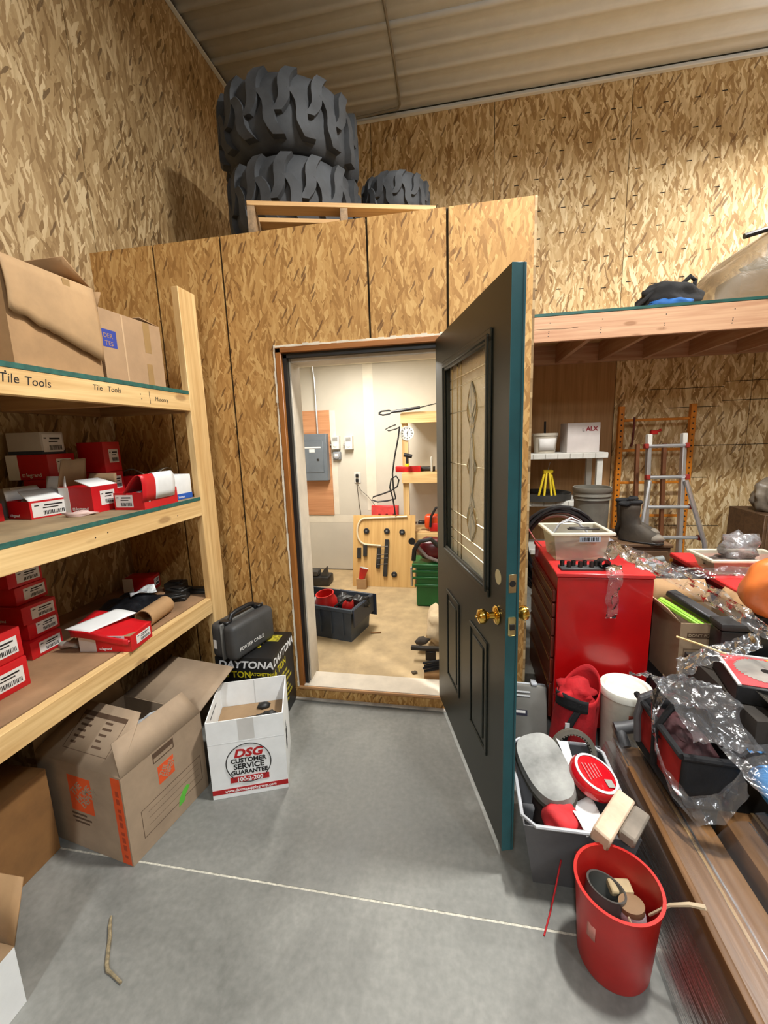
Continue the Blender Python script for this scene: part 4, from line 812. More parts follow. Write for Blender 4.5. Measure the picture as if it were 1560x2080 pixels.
t = thing('dark_machine', 'dark metal machine part on the floor behind the grey tote', 'machine part', (-1.48, 4.12, ZF)); B().box(-.16, .12, -.10, .09, 0, .10, .02, 2).done('base', dksteel, t); B().box(-.10, .0, -.08, .04, .10, .16, .01).done('motor', M('dusty_dark', (70, 66, 60), .7, var=.2), t); B().prism([(.02, -.06, .10), (.10, -.06, .10), (.09, -.06, .20), (.06, -.06, .17)], (0, .05, 0)).done('bracket', MATS['dusty_dark'], t); B().prism([(-.14, -.05, .10), (-.09, -.05, .10), (-.10, -.05, .19)], (0, .05, 0)).done('bracket', MATS['dusty_dark'], t)
o = carton('blue_bin', 'blue plastic bin at the left just inside the doorway', (-1.38, 2.56, ZF), R(8), .33, .24, .10, M('blue_plastic', (62, 82, 120), .45, var=.08), 'bin')
# right edge of the room floor: clothes, black gun and straps
o = B().blob((0, 0, .10), (.13, .16, .15), 33, .5, 4, 3, 0).done('cloth_heap', M('beige_cloth', (206, 184, 150), .9, var=.08, bump=.2)); o.location = (-.13, 2.98, ZF); tag(o, 'beige cloth heap at the right inside the doorway', 'cloth')
o = B().blob((0, 0, .02), (.05, .035, .03), 12, .6, 5, 2).done('glove', M('grey_glove', (70, 62, 54), .9, var=.2)); o.location = (-.275, 2.80, ZF+.055); tag(o, 'dark grey work glove beside the beige cloth', 'glove')
t = thing('black_tool', 'black pistol-grip tool poking out behind the door', 'tool', (-.22, 2.68, ZF+.05)); B().box(-.12, .08, -.018, .018, .02, .045, .004).done('barrel', blackpl, t); B().box(-.02, .05, -.018, .018, -.049, .02, .006).done('grip', blackpl, t)
o = carton('wood_block', 'short brown wood block under the black straps', (-.23, 2.44, ZF), R(4), .16, .12, .04, lumd('X'), 'wood block', open_top=False)
for k in range(4):
    o = B().tube([(-.23-.008*(k % 2), 2.45+.0*k, ZF+.05+.018*k), (-.18, 2.47, ZF+.052+.018*k), (-.12, 2.50, ZF+.05+.018*k), (-.07, 2.56, ZF+.05+.018*k)], .0088, 6).done('strap_coil', black_cloth); tag(o, 'black strap bundle on the wood block, %s layer' % ('lowest', 'second', 'third', 'top')[k], 'strap', 'black straps')
o = B().blob((0, 0, .006), (.018, .014, .010), 3, .6, 5, 2, 0).done('dirt_clod', M('dirt', (90, 78, 62), .9, var=.2)); o.location = (-.30, 2.50, ZF); tag(o, 'small dark clod of dirt on the room floor near the sill', 'dirt')
o = B().tube([(-.70, 3.02, ZF+.006), (-.62, 3.04, ZF+.006)], .006, 6).done('stick', cardd); tag(o, 'small stick on the room floor right of the grey tote', 'stick')
# ============================================================ right side: back
PS = thing('plastic_shelf', 'white plastic shelving unit under the loft by the partition', 'shelf', (.40, 4.20, 0))
for z in (.42, .90, 1.35):
    s_ = B().box(0, .935, 0, .44, z, z+.055, .006).done('shelf', white_pl, PS)
    for k in range(8): B().box(.05+k*.11, .058+k*.11, -.0015, 0, z+.006, z+.05).done('groove', M('plastic_groove', (160, 156, 146), .6, var=0), s_)
for x in (.03, .85):
    for y in (.03, .36): B().box(x, x+.05, y, y+.05, 0, .42).box(x, x+.05, y, y+.05, .475, .90).box(x, x+.05, y, y+.05, .955, 1.35).done('leg', white_pl, PS)
PL = thing('paint_pail', 'small white plastic pail with a paper label on the plastic shelf', 'pail', (.80, 4.34, 1.4055)); pm = M('milky_plastic', (188, 180, 164), .5, var=.06)
B().lathe([(0, 0), (.095, 0), (.112, .165), (.118, .165), (.118, .19), (.10, .19), (.10, .17), (0, .02)], 28).done('pail_body', pm, PL)
b = B(); b.grid(lambda u, v: (.107*math.cos(R(-130)+u*R(90))*(1+.05*v), .107*math.sin(R(-130)+u*R(90))*(1+.05*v), .03+.11*v), 10, 2); b.done('label', label_w, PL, thick=.001)
B().cyl((.0, 0, .02), (.0, .02, .30), .010, 8).done('brush_handle', blackpl, PL)
AX = carton('white_box', 'white box printed ALX on the plastic shelf', (.985, 4.26, 1.4055), R(3), .29, .24, .275, M('offwhite_card', (212, 204, 200), .6, var=.03), open_top=False)
text('ALX', .055, M('ink_maroon', (140, 24, 40), .6, var=0), AX, (.165, -.0006, .20), (1, 0, 0), (0, 0, 1), 'lettering', bold=.002); text('L', .045, ink, AX, (.13, -.0006, .195), (1, 0, 0), (0, 0, 1), 'lettering')
o = thing('round_lid', 'big round black lid lying on the lower plastic shelf', 'lid', (.80, 4.40, .9555)); B().lathe([(0, .02), (.25, .02), (.262, .06), (.27, .06), (.27, .0), (.25, .0), (0, .0)], 40).done('lid_disc', M('dusty_black', (54, 52, 48), .7, var=.2), o)
YS = thing('yellow_stand', 'yellow folding stand on the round black lid', 'stand', (.84, 4.36, .9765))
for dx, dy in ((-.085, -.04), (-.04, -.07), (.03, -.07), (.075, -.02)): B().tube([(dx, dy, .008), (dx*.35, dy*.35, .245)], .011, 6).done('leg', yellow_pl, YS)
B().box(-.045, .045, -.04, .03, .235, .265, .006).done('head', yellow_pl, YS); B().tube([(0, 0, .26), (.02, 0, .34)], .003, 6).done('wire', steel, YS)
# orange rack and ladder
OR = thing('rack_upright', 'orange perforated pallet rack frame against the back wall', 'rack frame', (1.545, 4.62, 0), 0); om = M('orange_enamel', (206, 122, 26), .45, var=.12)
for x in (0, .64):
    u_ = B().box(x, x+.05, 0, .05, 0, 1.83, .003).done('upright', om, OR)
    b = B()
    for k in range(32): b.lathe([(0, 0), (.0085, 0), (.0085, .0008), (0, .0008)], 8, mtx=Matrix.Translation((x+.025, -.0002, .08+k*.054)) @ Matrix.Rotation(R(90), 4, 'X'))
    b.done('hole', ink, u_)['kind'] = 'stuff'
for z in (.25, .72, 1.06, 1.385, 1.68): B().box(.051, .639, .01, .035, z, z+.025, .003).done('crossbar', om, OR)
o = B().tube([(1.66, 4.55, 1.72), (1.66, 4.55, 1.60), (1.655, 4.55, 1.47), (1.64, 4.545, 1.44)], .010, 6).done('bar_hook', M('rust_red', (96, 34, 24), .7, var=.2)); o.parent = OR; o.matrix_parent_inverse = Matrix.Translation((-1.545, -4.62, 0))
o = B().box(-.03, .03, -.02, .02, -.02, .02, .006).tube([(0, 0, 0), (.06, 0, .02)], .012, 6).done('red_clamp', red_pl); o.location = (1.76, 4.35, 1.57); tag(o, 'red clamp at the head of the aluminium ladder', 'clamp')
LD = thing('ladder', 'aluminium folding ladder with red joints leaning at the back wall', 'ladder', (1.62, 3.93, 0), 0); LD.rotation_euler = (R(-5), 0, 0)
rj = M('red_joint', (150, 40, 30), .5, var=.1)
for x in (0, .275): B().box(x-.016, x+.016, 0, .055, 0, 1.56, .004).done('rail', alu, LD); B().box(x-.018, x+.018, -.002, .057, 1.46, 1.565, .004).done('rail_cap', white_pl, LD)
for s_, xa, xb in ((-1, -.0, -.075), (1, .285, .435)): B().tube([(xa, -.02, 1.16), (xb, -.05, .62), (xb+s_*.05, -.06, .02)], .020, 8).done('flared_rail', alu, LD)
for z, xa, xb in ((1.46, -.03, .29), (1.19, -.01, .30), (.93, -.02, .345), (.66, -.07, .42), (.36, -.10, .47)):
    B().tube([(xa, .005, z), (xb, .005, z)], .016, 8).done('rung', alu, LD)
    for x in (xa, xb): B().box(x-.016, x+.016, -.022, .03, z-.022, z+.022, .005).done('joint', rj, LD)
for x in (.02, .25): B().box(x-.015, x+.015, .30, .345, .0, 1.50, .003).done('rear_rail', M('rail_brown', (112, 66, 34), .7, var=.1), LD)  # rear rails in a plain brown
# cabinet, bucket, boots
o = thing('low_cabinet', 'dark wooden cabinet behind the red chest carrying the bucket', 'cabinet', (.75, 2.985, 0)); dw = WOOD('dark_wood_x', 'X', (74, 52, 34), (104, 76, 50), False)
B().box(0, .62, .012, .50, 0, .822, .004).done('body', dw, o); box('top', dw, o, -.01, .63, 0, .51, .8225, .842, .003); B().box(.02, .30, 0, .011, .06, .80, .003).done('door', dw, o); B().box(.32, .60, 0, .011, .06, .80, .003).done('door', dw, o)
GB = thing('grey_bucket', 'dusty grey bucket standing behind the clear tub', 'bucket', (.915, 3.18, .8425)); gb = M('dusty_grey_plastic', (104, 100, 90), .6, var=.16, vs=5)
B().lathe([(0, 0), (.105, 0), (.115, .28), (.124, .285), (.118, .30), (.126, .31), (.120, .33), (.128, .345), (.126, .37), (.118, .37), (.112, .28), (.10, .01), (0, .01)], 32).done('bucket_body', gb, GB)
def boot(label, loc, rz):
    t = thing('work_boot', label, 'boot', loc, rz, 'pair of dark work boots'); bm_ = M('boot_leather', (58, 50, 40), .75, var=.25, bump=.2, bs=40)
    secs = []; b = B()
    for k, (z, cx_, rx, ry) in enumerate(((.0, .045, .135, .050), (.03, .045, .138, .052), (.06, .035, .125, .050), (.09, .01, .092, .048), (.12, -.02, .064, .046), (.17, -.03, .058, .045), (.22, -.03, .062, .048), (.25, -.03, .064, .050))):
        secs.append([b.bm.verts.new((cx_+rx*math.cos(2*math.pi*j/20), ry*math.sin(2*math.pi*j/20), z+(.02 if k == 7 and math.cos(2*math.pi*j/20) > .3 else 0))) for j in range(20)])
    for k in range(7):
        for j in range(20): b.bm.faces.new((secs[k][j], secs[k][(j+1) % 20], secs[k+1][(j+1) % 20], secs[k+1][j]))
    b.bm.faces.new(secs[0][::-1]); b.done('upper', bm_, t, thick=.004)
    B().blob((.045, 0, .008), (.142, .055, .014), 1, .05, 2, 3, 0).done('sole', blackpl, t); B().tube([(-.03+.062*math.cos(2*math.pi*j/20), .048*math.sin(2*math.pi*j/20), .255+(.018 if math.cos(2*math.pi*j/20) > .3 else 0)) for j in range(20)], .013, 8, closed=True).done('collar', black_cloth, t)
    B().blob((.135, 0, .038), (.052, .046, .032), 3, .08, 3, 3).done('toe_cap', M('worn_toe', (112, 104, 92), .7, var=.2), t)
boot('dark work boot turned towards the ladder on the cabinet', (1.17, 3.09, .8425), R(-38)); boot('dark work boot behind its partner next to the grey bucket', (1.21, 3.27, .8425), R(-30))
# coils of cable behind the chest
for i, (rad, dx, dy, dz, m_, lab) in enumerate(((.29, 0, 0, 0, blackpl, 'large black cable coil behind the red chest'), (.27, .02, .03, .01, blackpl, 'second black cable coil behind the red chest'), (.245, .0, .06, .0, M('white_cable', (196, 196, 192), .5, var=.05), 'white cable coil among the black ones'), (.25, .03, -.03, .02, blackpl, 'front black cable coil beside the chest'))):
    pts = []
    for k in range(5*28):
        a = 2*math.pi*k/28; rr_ = rad*(1+.06*math.sin(k*.37+i)); pts.append((rr_*math.cos(a)*.86, .009*math.sin(k*.21+i)+.004*(k//28), rr_*math.sin(a)+.0))
    o = B().tube(pts, .010, 6).done('cable_coil', m_); o.location = (.66+dx, 2.785+i*.046, .83+dz); o.rotation_euler = (0, 0, 0); tag(o, lab, 'cable coil', 'cable coils behind the chest')
for o in bpy.data.objects:
    if o.name.startswith('cable_coil'): o.location.x -= .04
o = B().tube([(.36, 2.62, 1.12), (.39, 2.60, 1.05), (.43, 2.56, .98), (.465, 2.52, .945)], .004, 6).done('red_wire', M('pink_wire', (150, 70, 66), .6, var=.05)); tag(o, 'thin reddish wire running from the partition edge to the chest', 'wire')
# ============================================================ red tool chest
TC = thing('tool_chest', 'tall red tool chest with drawers on its left side', 'tool chest', (.465, 2.10, 0)); cw, cd, ch = .437, .655, .92
B().box(.004, cw, 0, cd, .09, ch-.022, .003).done('cabinet_body', red_metal, TC); B().box(-.004, cw+.004, -.004, cd+.004, ch-.021, ch, .004).done('top_tray', M('red_enamel_light', (190, 44, 44), .35, var=.06), TC)
dfm = M('drawer_brown_reflection', (104, 40, 26), .3, var=.1)  # brown reflections on the red drawers, put into their colour
z = .12
for hgt in (.20, .14, .12, .10, .08, .07): d_ = B().box(-.014, .0035, .02, cd-.02, z, z+hgt-.008, .003).done('drawer', dfm, TC); B().box(-.020, -.0145, .03, cd-.03, z+hgt-.024, z+hgt-.012, .002).done('handle_rail', M('rail_bronze', (150, 104, 66), .3, metal=.7, var=.05), d_); z += hgt
for x in (.06, cw-.06):
    for y in (.07, cd-.07): B().cyl((x-.012, y, .045), (x+.012, y, .045), .045, 16).box(x-.02, x+.02, y-.02, y+.02, .07, .0895).done('caster', blackpl, TC)
CT = .9205
tubm = CLEAR('clear_tub_plastic', (226, 222, 206), .34)
def tub(name, label, loc, rz, lx, ly, hh, tp_, lipw=.02):
    t = thing(name, label, 'tub', loc, rz); b = B(); wall4(b, -lx/2, lx/2, -ly/2, ly/2, 0, hh, tp_, .003); b.done('tub_body', tubm, t)
    b = B(); z0, z1 = hh-.012, hh+.004
    b.box(-lx/2-lipw, lx/2+lipw, -ly/2-lipw, -ly/2, z0, z1, .004); b.box(-lx/2-lipw, lx/2+lipw, ly/2, ly/2+lipw, z0, z1, .004); b.box(-lx/2-lipw, -lx/2, -ly/2, ly/2, z0, z1, .004); b.box(lx/2, lx/2+lipw, -ly/2, ly/2, z0, z1, .004); b.done('rim', CLEAR('clear_rim', (236, 232, 214), .6), t); return t
t = tub('clear_tub', 'clear plastic tub of grey bags and parts on the red chest', (.618, 2.42, CT+.0), R(4), .285, .24, .155, .022)
tb_ = box('label', M('blue_grey_label', (150, 162, 172), .6, var=.1), t, -.02, .085, -.142, -.1405, .112, .14)
b = B()
for k in range(12): b.box(-.015+k*.0075, -.0125+k*.0075+.002*(k % 3), -.1426, -.142, .116, .136)
b.done('barcode', ink, tb_, False)
o = B().blob((0, 0, .05), (.115, .095, .055), 6, .4, 4, 3, .005).done('grey_bag', M('grey_bag_m', (120, 116, 114), .6, var=.2, bump=.2)); o.location = (.618, 2.42, CT+.006); tag(o, 'grey bag filling the clear tub on the chest', 'bag')
for k in range(5):
    o = B().lathe([(0, -.004), (.012, -.004), (.012, .004), (0, .004)], 14, mtx=Matrix.Rotation(R(90), 4, 'X')).done('green_disc', M('pale_green', (150, 190, 130), .5, var=.05)); o.location = (.545+k*.034, 2.322+.0024*k, CT+.024); tag(o, 'pale green round cap at the front of the clear tub, %s from the left' % ('first', 'second', 'third', 'fourth', 'fifth')[k], 'cap', 'green caps in the tub')
o = B().tube([(-.09, 0, 0), (-.06, .0, .055), (-.01, 0, .075), (.04, 0, .06), (.09, 0, .01)], .006, 8).tube([(-.08, .02, 0), (-.04, .03, .06), (.01, .03, .085), (.06, .02, .06)], .004, 8).done('cable_loop', M('silver_cable', (196, 198, 200), .3, metal=.5, var=.05)); o.location = (.60, 2.44, CT+.12); tag(o, 'silver cable loops spilling out of the clear tub', 'cable')
o = B().box(-.08, .08, -.012, .012, 0, .008, .003).box(-.07, .03, -.008, .008, .008, .014, .002).done('wrench', dksteel); o.location = (.64, 2.34, CT+.165); o.rotation_euler = (0, 0, .06); tag(o, 'dark steel wrench lying across the clear tub rim', 'wrench')
t = thing('socket_rail', 'black rail of sockets on the front edge of the red chest', 'socket set', (.59, 2.175, CT), R(3)); B().box(-.10, .10, -.035, .035, 0, .012, .003).done('rail', dkgrey, t)
for k in range(7): B().lathe([(0, .0125), (.011, .0125), (.011, .04), (.007, .04), (.007, .03), (0, .03)], 14, c=(-.085+k*.027, .01-.02*(k % 2), 0)).done('socket', dksteel, t)
m = Matrix.Rotation(R(-100), 4, 'X'); o = B().lathe([(.023, -.03), (.023, .05), (.019, .05), (.019, -.03)], 24, mtx=m, closed=True).done('black_pipe', blackpl); o.location = (.70, 2.175, CT+.030); tag(o, 'short black pipe end pointing at the viewer on the red chest', 'pipe')
# crumpled film and bag on the right of the chest top
def sheet(name, label, mat, path, wv, nu=40, nv=10, amp=.012, fq=9, seed=1, sag=0, cat='plastic film', kindgroup=None):
    """ribbon of film: path is a list of points, wv the width vector (or list of them)"""
    P_ = [Vector(p) for p in path]; W_ = [Vector(w) for w in wv] if isinstance(wv[0], (tuple, list)) else [Vector(wv)]*len(P_)
    def f(u, v):
        s_ = u*(len(P_)-1); i = min(int(s_), len(P_)-2); q = s_-i
        q = q*q*(3-2*q)*.5+q*.5
        p = P_[i].lerp(P_[i+1], q); w = W_[i].lerp(W_[i+1], q)
        n_ = Vector((mnoise.noise(Vector((u*fq, v*fq*.5, seed))), mnoise.noise(Vector((u*fq, v*fq*.5, seed+9))), mnoise.noise(Vector((u*fq, v*fq*.5, seed+17)))))
        n2 = mnoise.noise(Vector((u*fq*3, v*fq*2, seed+31)))
        return p+w*(v-.5)+n_*amp+Vector((0, 0, n2*amp*.5-sag*math.sin(u*math.pi)))
    o = B().grid(f, nu, nv).done(name, mat); return tag(o, label, cat)
sheet('plastic_film', 'crumpled clear film heaped on the right of the chest top', film, [(.74, 2.42, .95), (.80, 2.38, .985), (.86, 2.30, .955), (.93, 2.26, .935)], (.03, .26, .03), 30, 24, .03, 6, 3)
sheet('plastic_film', 'shiny strip of film hanging down the front of the red chest', film, [(.72, 2.16, .950), (.725, 2.105, .938), (.728, 2.085, .90), (.715, 2.083, .82), (.722, 2.085, .75), (.715, 2.085, .70)], [(.10, 0, 0), (.08, 0, 0), (.06, 0, 0), (.06, 0, 0), (.05, 0, 0), (.05, 0, 0)], 40, 10, .008, 8, 5)
sheet('dark_bag', 'grey wrinkled plastic bag on the chest behind the film', M('grey_wrap', (120, 116, 122), .3, var=.3, vs=12, bump=.5, bs=18), [(.72, 2.62, .985), (.80, 2.56, 1.0), (.88, 2.52, .96)], (.05, .16, .0), 20, 14, .03, 5, 8, cat='bag')
# ============================================================ right side: second chest and the heap in front
C2 = thing('red_cabinet', 'long red tool cabinet at the right edge with drawers facing left', 'tool chest', (1.30, 1.995, 0)); c2h = .83
B().box(.016, .70, 0, .85, 0.03, c2h-.03, .003).done('cabinet_body', M('dark_red_enamel', (140, 20, 22), .35, var=.06), C2); B().box(-.004, .704, -.004, .854, c2h-.029, c2h, .006).done('top', M('bright_red_top', (206, 46, 46), .4, var=.05), C2)
z = .06
for k, hgt in enumerate((.22, .17, .13, .11, .10)): d_ = B().box(.0, .0155, .02, .83, z, z+hgt-.01, .003).done('drawer', M('maroon_drawer', (96, 22, 20), .3, var=.1), C2); B().box(-.008, -.0005, .04, .81, z+hgt-.030, z+hgt-.014, .003).done('handle_rail', M('rail_grey', (120, 104, 100), .3, metal=.7, var=.05), d_); z += hgt
B().cyl((-.004, .50, .795), (-.016, .50, .795), .010, 12).done('lock', steel, C2)
t = tub('clear_tray', 'shallow clear tray heaped with parts and film on the red cabinet', (1.475, 2.50, c2h+.0005), R(3), .36, .20, .085, .03)
o = B().blob((0, 0, .04), (.14, .07, .032), 9, .6, 6, 3, .004).done('tray_parts', M('mixed_dark_parts', (92, 80, 74), .5, var=.5, vs=30)); o.location = (1.46, 2.50, c2h+.004); tag(o, 'dark mixed parts filling the shallow clear tray', 'parts', kind='stuff')
o = B().blob((0, 0, .06), (.085, .07, .075), 14, .6, 5, 3, 0).done('film_ball', film_white); o.location = (1.47, 2.50, c2h+.075); tag(o, 'crumpled ball of clear film on the tray', 'plastic film')
o = B().tube([(.93, 2.60, .80), (1.05, 2.62, .825), (1.17, 2.64, .845)], .022, 10).tube([(.96, 2.56, .79), (1.17, 2.60, .83)], .016, 8).done('grey_pipes', M('grey_pvc', (122, 126, 124), .4, var=.1)); tag(o, 'grey pipe ends lying between the two red chests', 'pipe')
o = carton('dark_crate', 'dark crate between the two red chests', (.93, 2.345, .0), R(0), .34, .40, .76, M('dark_crate_m', (40, 34, 28), .8, var=.15), 'crate', open_top=False)
# open cardboard box with print
sup = carton('plastic_crate', 'black plastic crate carrying the open printed box', (.915, 1.995, 0), R(0), .33, .32, .40, blackpl, 'crate', open_top=False)
DF = carton('cardboard_box', 'open cardboard box with a dark printed bar among the clutter', (.985, 2.005, .4005), R(2), .275, .26, .325, M('cardboard_dun', (150, 126, 100), .8, var=.06, bump=.1))  # box body in a duller board tone than its left flap
fl_ = flap(DF, 'l', .275, .26, .325, .085, 40, M('cardboard_light', (196, 166, 134), .8, var=.05)); flap(DF, 'b', .275, .26, .325, .12, 30, cardb); flap(DF, 'r', .275, .26, .325, .10, 25, cardb)
bar = box('print_bar', ink_brown, DF, .03, .19, -.0006, 0, .255, .280); text("DON'T FORGET", .019, M('ink_tan', (168, 146, 118), .8, var=0), bar, (.035, -.0009, .261), (1, 0, 0), (0, 0, 1), 'lettering')
b = B()
for (x0, x1, z0, z1) in ((.02, .16, .10, .102), (.02, .16, .20, .202), (.02, .022, .10, .202), (.158, .16, .10, .202)): b.box(x0, x1, -.0006, 0, z0, z1)
b.done('print', ink_brown, DF, False)
b = B()
for k in range(5): b.box(-.12+.016*k, -.112+.016*k, .06+.02*(k % 2), .15, .3555, .358) if False else None
b.bm.free()
for k, (x, rz, lab, mt) in enumerate(((.06, .2, 'lime green blade lying in the open printed box', M('lime_green', (150, 206, 70), .45, var=.08)), (.13, .2, 'second lime green strip in the open printed box', M('lime_green', (150, 206, 70), .45)))):
    o = B().box(-.02, .02, -.13, .11, 0, .02, .004).box(-.012, .012, -.13, .11, .0205, .025, .002).done('green_tool', mt); o.location = (.985+x, 2.15, .71+.0*k); o.rotation_euler = (R(14), 0, rz+.35); tag(o, lab, 'tool', 'lime green tools in the box')
o = B().box(-.03, .03, -.14, .12, 0, .03, .006).done('black_tool', blackpl); o.location = (1.09, 2.14, .745); o.rotation_euler = (R(14), 0, .5); tag(o, 'black tool body between the lime green strips', 'tool')
# black toolbox, orange bag, saw blade case
cr = carton('dark_box', 'dark box stacked low under the saw blade case', (1.0, 1.50, .0), R(0), .46, .485, .60, M('dark_crate_m', (40, 34, 28), .8), 'box', open_top=False)
TB = thing('black_toolbox', 'black toolbox behind the saw blade case', 'toolbox', (1.27, 1.925, .6005), R(0)); B().box(-.19, .20, -.045, .045, 0, .15, .012, 2).done('toolbox_body', blackpl, TB); B().box(-.195, .205, -.05, .05, .1505, .185, .012, 2).done('lid', M('black_plastic_dull', (34, 33, 33), .6, var=.1), TB); B().tube([(-.08, .0, .18), (-.07, .0, .205), (.09, 0, .205), (.10, 0, .18)], .008, 8).done('handle', blackpl, TB)
OB = B(); OB.blob((0, 0, .125), (.125, .085, .135), 21, .18, 3, 4, .0); o = OB.done('orange_bag', M('orange_poly', (216, 116, 56), .3, var=.10, vs=7, bump=.5, bs=9)); o.location = (1.285, 1.93, .806); tag(o, 'round orange plastic bag standing on the black toolbox', 'bag')
SB = thing('saw_blade_case', 'flat red and yellow saw blade package with a picture of a blade', 'package', (.99, 1.60, .6005), R(-12)); sw, sd = .34, .255
B().box(0, sw, 0, sd, 0, .07, .004).done('tray', blackpl, SB); box('printed_card', M('red_print', (206, 70, 74), .5, var=.06), SB, .012, sw-.012, .012, sd-.012, .0705, .0725); box('border', M('grey_card', (196, 196, 196), .5, var=.02), SB, .0, sw, sd-.012, sd, .0705, .078, .001); box('border', MATS['grey_card'], SB, .0, .012, 0, sd-.0125, .0705, .078, .001)
B().prism([(.16, .24, .0727), (.327, .24, .0727), (.327, .06, .0727)], (0, 0, .0004)).done('yellow_print', M('yellow_print_m', (226, 190, 70), .5, var=.1), SB)
b = B()
cx_, cy_ = .130, .135; pts = []
for k in range(80): a = 2*math.pi*k/80; rr_ = .098 if k % 2 else .091; pts.append((cx_+rr_*math.cos(a), cy_+rr_*math.sin(a), .0733))
b.prism(pts, (0, 0, .0012)); bl = b.done('blade', M('blade_steel', (190, 186, 178), .35, metal=.5, var=.08), SB, False); B().lathe([(0, .0748), (.016, .0748), (.016, .0755), (0, .0755)], 20, c=(cx_, cy_, 0)).done('arbor_hole', dksteel, bl)
o = B().grid(lambda u, v: (.32*u, .20*v-.03*u, .02*math.sin(u*7)*math.sin(v*4)+.012), 20, 14).done('black_poly_bag', M('black_foil', (52, 50, 46), .25, var=.4, vs=12, bump=.6, bs=20), None, thick=.002); o.location = (1.06, 1.40, .615); o.rotation_euler = (R(10), R(2), .1); tag(o, 'crinkled black plastic laid over the near edge of the blade package', 'bag')
# ---- long wrapped cartons on the floor
kraft = WOOD('kraft_wrap_y', 'Y', (98, 66, 36), (134, 96, 58), False, .5); kraft2 = WOOD('kraft_dark_y', 'Y', (84, 56, 28), (116, 80, 44), False, .5)
labs = ('long flat brown carton on the floor at the left of the wrapped bundle', 'long brown carton in the middle of the wrapped bundle', 'long brown carton at the right side of the wrapped bundle', 'upper long brown carton on top of the wrapped bundle', 'narrow brown board standing on edge along the wrapped bundle')
for k, (x, y, z, w_, d_, h_, rz, m_) in enumerate(((.665, .18, .0, .185, 1.60, .245, 0, kraft), (.875, .16, .0, .21, 1.28, .29, .0, kraft2), (1.10, .15, .0, .30, 1.32, .27, 0, kraft), (.93, .20, .292, .30, 1.10, .06, -.5, kraft2), (.637, .40, .0, .022, 1.20, .30, -.3, kraft2))):
    t = thing('long_carton', labs[k], 'box', (x, y, z+.0005), R(rz), 'long wrapped cartons'); B().box(0, w_, 0, d_, 0, h_, .006, 2).done('carton_body', m_, t)
    b = B(); b.box(w_*.48, w_*.52+.002, 0, d_, h_, h_+.0006) if w_ > .1 else b.box(0, w_, 0, .002, h_, h_+.0004); b.done('seam_tape', MATS['brown_tape'], t)
WF = B()
def wf(u, v):
    e = min(1, max(0, (u-.16)/.10)); y = .12+(1.66-.43*e)*v; x = .600+.80*u
    if u < .10: base = .02+.245*min(1, u/.06)
    else: base = .275+.01*math.sin(u*19)
    if u > .28: base += .055*min(1, (u-.28)/.06)
    if .40 < u < .82: base += .04
    base += .010*mnoise.noise(Vector((u*30, v*1.6, 3)))+.004*mnoise.noise(Vector((u*70, v*2.5, 9)))
    return (x+.008*mnoise.noise(Vector((v*4, 1, 0)))-.03*v*(u < .12), y, base)
o = WF.grid(wf, 90, 60).done('stretch_wrap', film_long); tag(o, 'taut clear stretch film over the long brown cartons', 'plastic film')
t = thing('wood_offcut', 'wooden board offcut on edge beside the wrapped bundle', 'wood', (.590, 1.40, .0005), R(-1)); B().box(0, .020, 0, .38, 0, .15, .002).done('board', lumd('Y'), t)
# ---- red and black tool bag on the cartons
BG = thing('tool_bag', 'red and black cloth tool bag half covered by clear film', 'tool bag', (.835, 1.535, .292), R(3))
B().box(-.10, .08, -.11, .22, 0, .055, .012, 2).done('base', black_cloth, BG); b = B(); b.grid(lambda u, v: ((-.10+.012*math.sin(v*3)+.0*u) if True else 0, -.11+.33*u, .0555+.15*v), 12, 6); b.done('red_side', M('red_fabric', (168, 28, 20), .8, var=.12), BG, thick=.008)
b = B(); b.grid(lambda u, v: (-.10+.18*u, -.11, .0555+.15*v-.0*u), 10, 6); b.done('front', black_cloth, BG, thick=.008); b = B(); b.grid(lambda u, v: (.078, -.11+.33*u, .0555+.15*v), 10, 6); b.done('side', black_cloth, BG, thick=.008); b = B(); b.grid(lambda u, v: (-.10+.18*u, .218, .0555+.15*v), 10, 6); b.done('back', black_cloth, BG, thick=.008)
for (p0, p1) in (((-.104, -.114, .21), (-.104, .222, .225)), ((-.104, -.114, .21), (.08, -.114, .19))): B().tube([p0, p1], .012, 8).done('piping', black_cloth, BG)
B().tube([(-.112, .17, .05), (-.118, .175, .16), (-.105, .175, .24), (-.06, .17, .265)], .014, 8).done('strap', M('grey_strap', (96, 96, 98), .6, var=.1), BG); B().tube([(-.112, .04, .05), (-.116, .04, .20), (-.06, .04, .30), (.04, .04, .30), (.085, .04, .20)], .012, 8).done('handle', black_cloth, BG)
B().blob((-.01, .055, .16), (.075, .14, .045), 31, .5, 5, 3).done('contents', M('maroon_cloth', (62, 32, 34), .8, var=.4, vs=14), BG)
sheet('plastic_film', 'crumpled clear film heaped over the tool bag', film, [(.80, 1.76, .60), (.84, 1.66, .64), (.86, 1.54, .61), (.88, 1.42, .55)], (.24, .04, -.04), 40, 26, .035, 5, 12)
sheet('plastic_film', 'band of clear film looping down the side of the tool bag', film, [(.80, 1.70, .60), (.725, 1.62, .55), (.70, 1.52, .46), (.71, 1.42, .39), (.75, 1.345, .36), (.82, 1.325, .40), (.88, 1.335, .50)], [(.0, .05, .06)]*7, 60, 8, .010, 8, 14)
sheet('plastic_film', 'long twisted rope of clear film crossing from the chest to the orange bag', film, [(.86, 2.33, .955), (.96, 2.16, .93), (1.05, 2.0, .89), (1.12, 1.83, .85), (1.16, 1.72, .81)], [(.02, .04, .09), (.03, .02, .07), (.02, .05, .08), (.03, .03, .06), (.02, .02, .04)], 80, 8, .012, 12, 16)
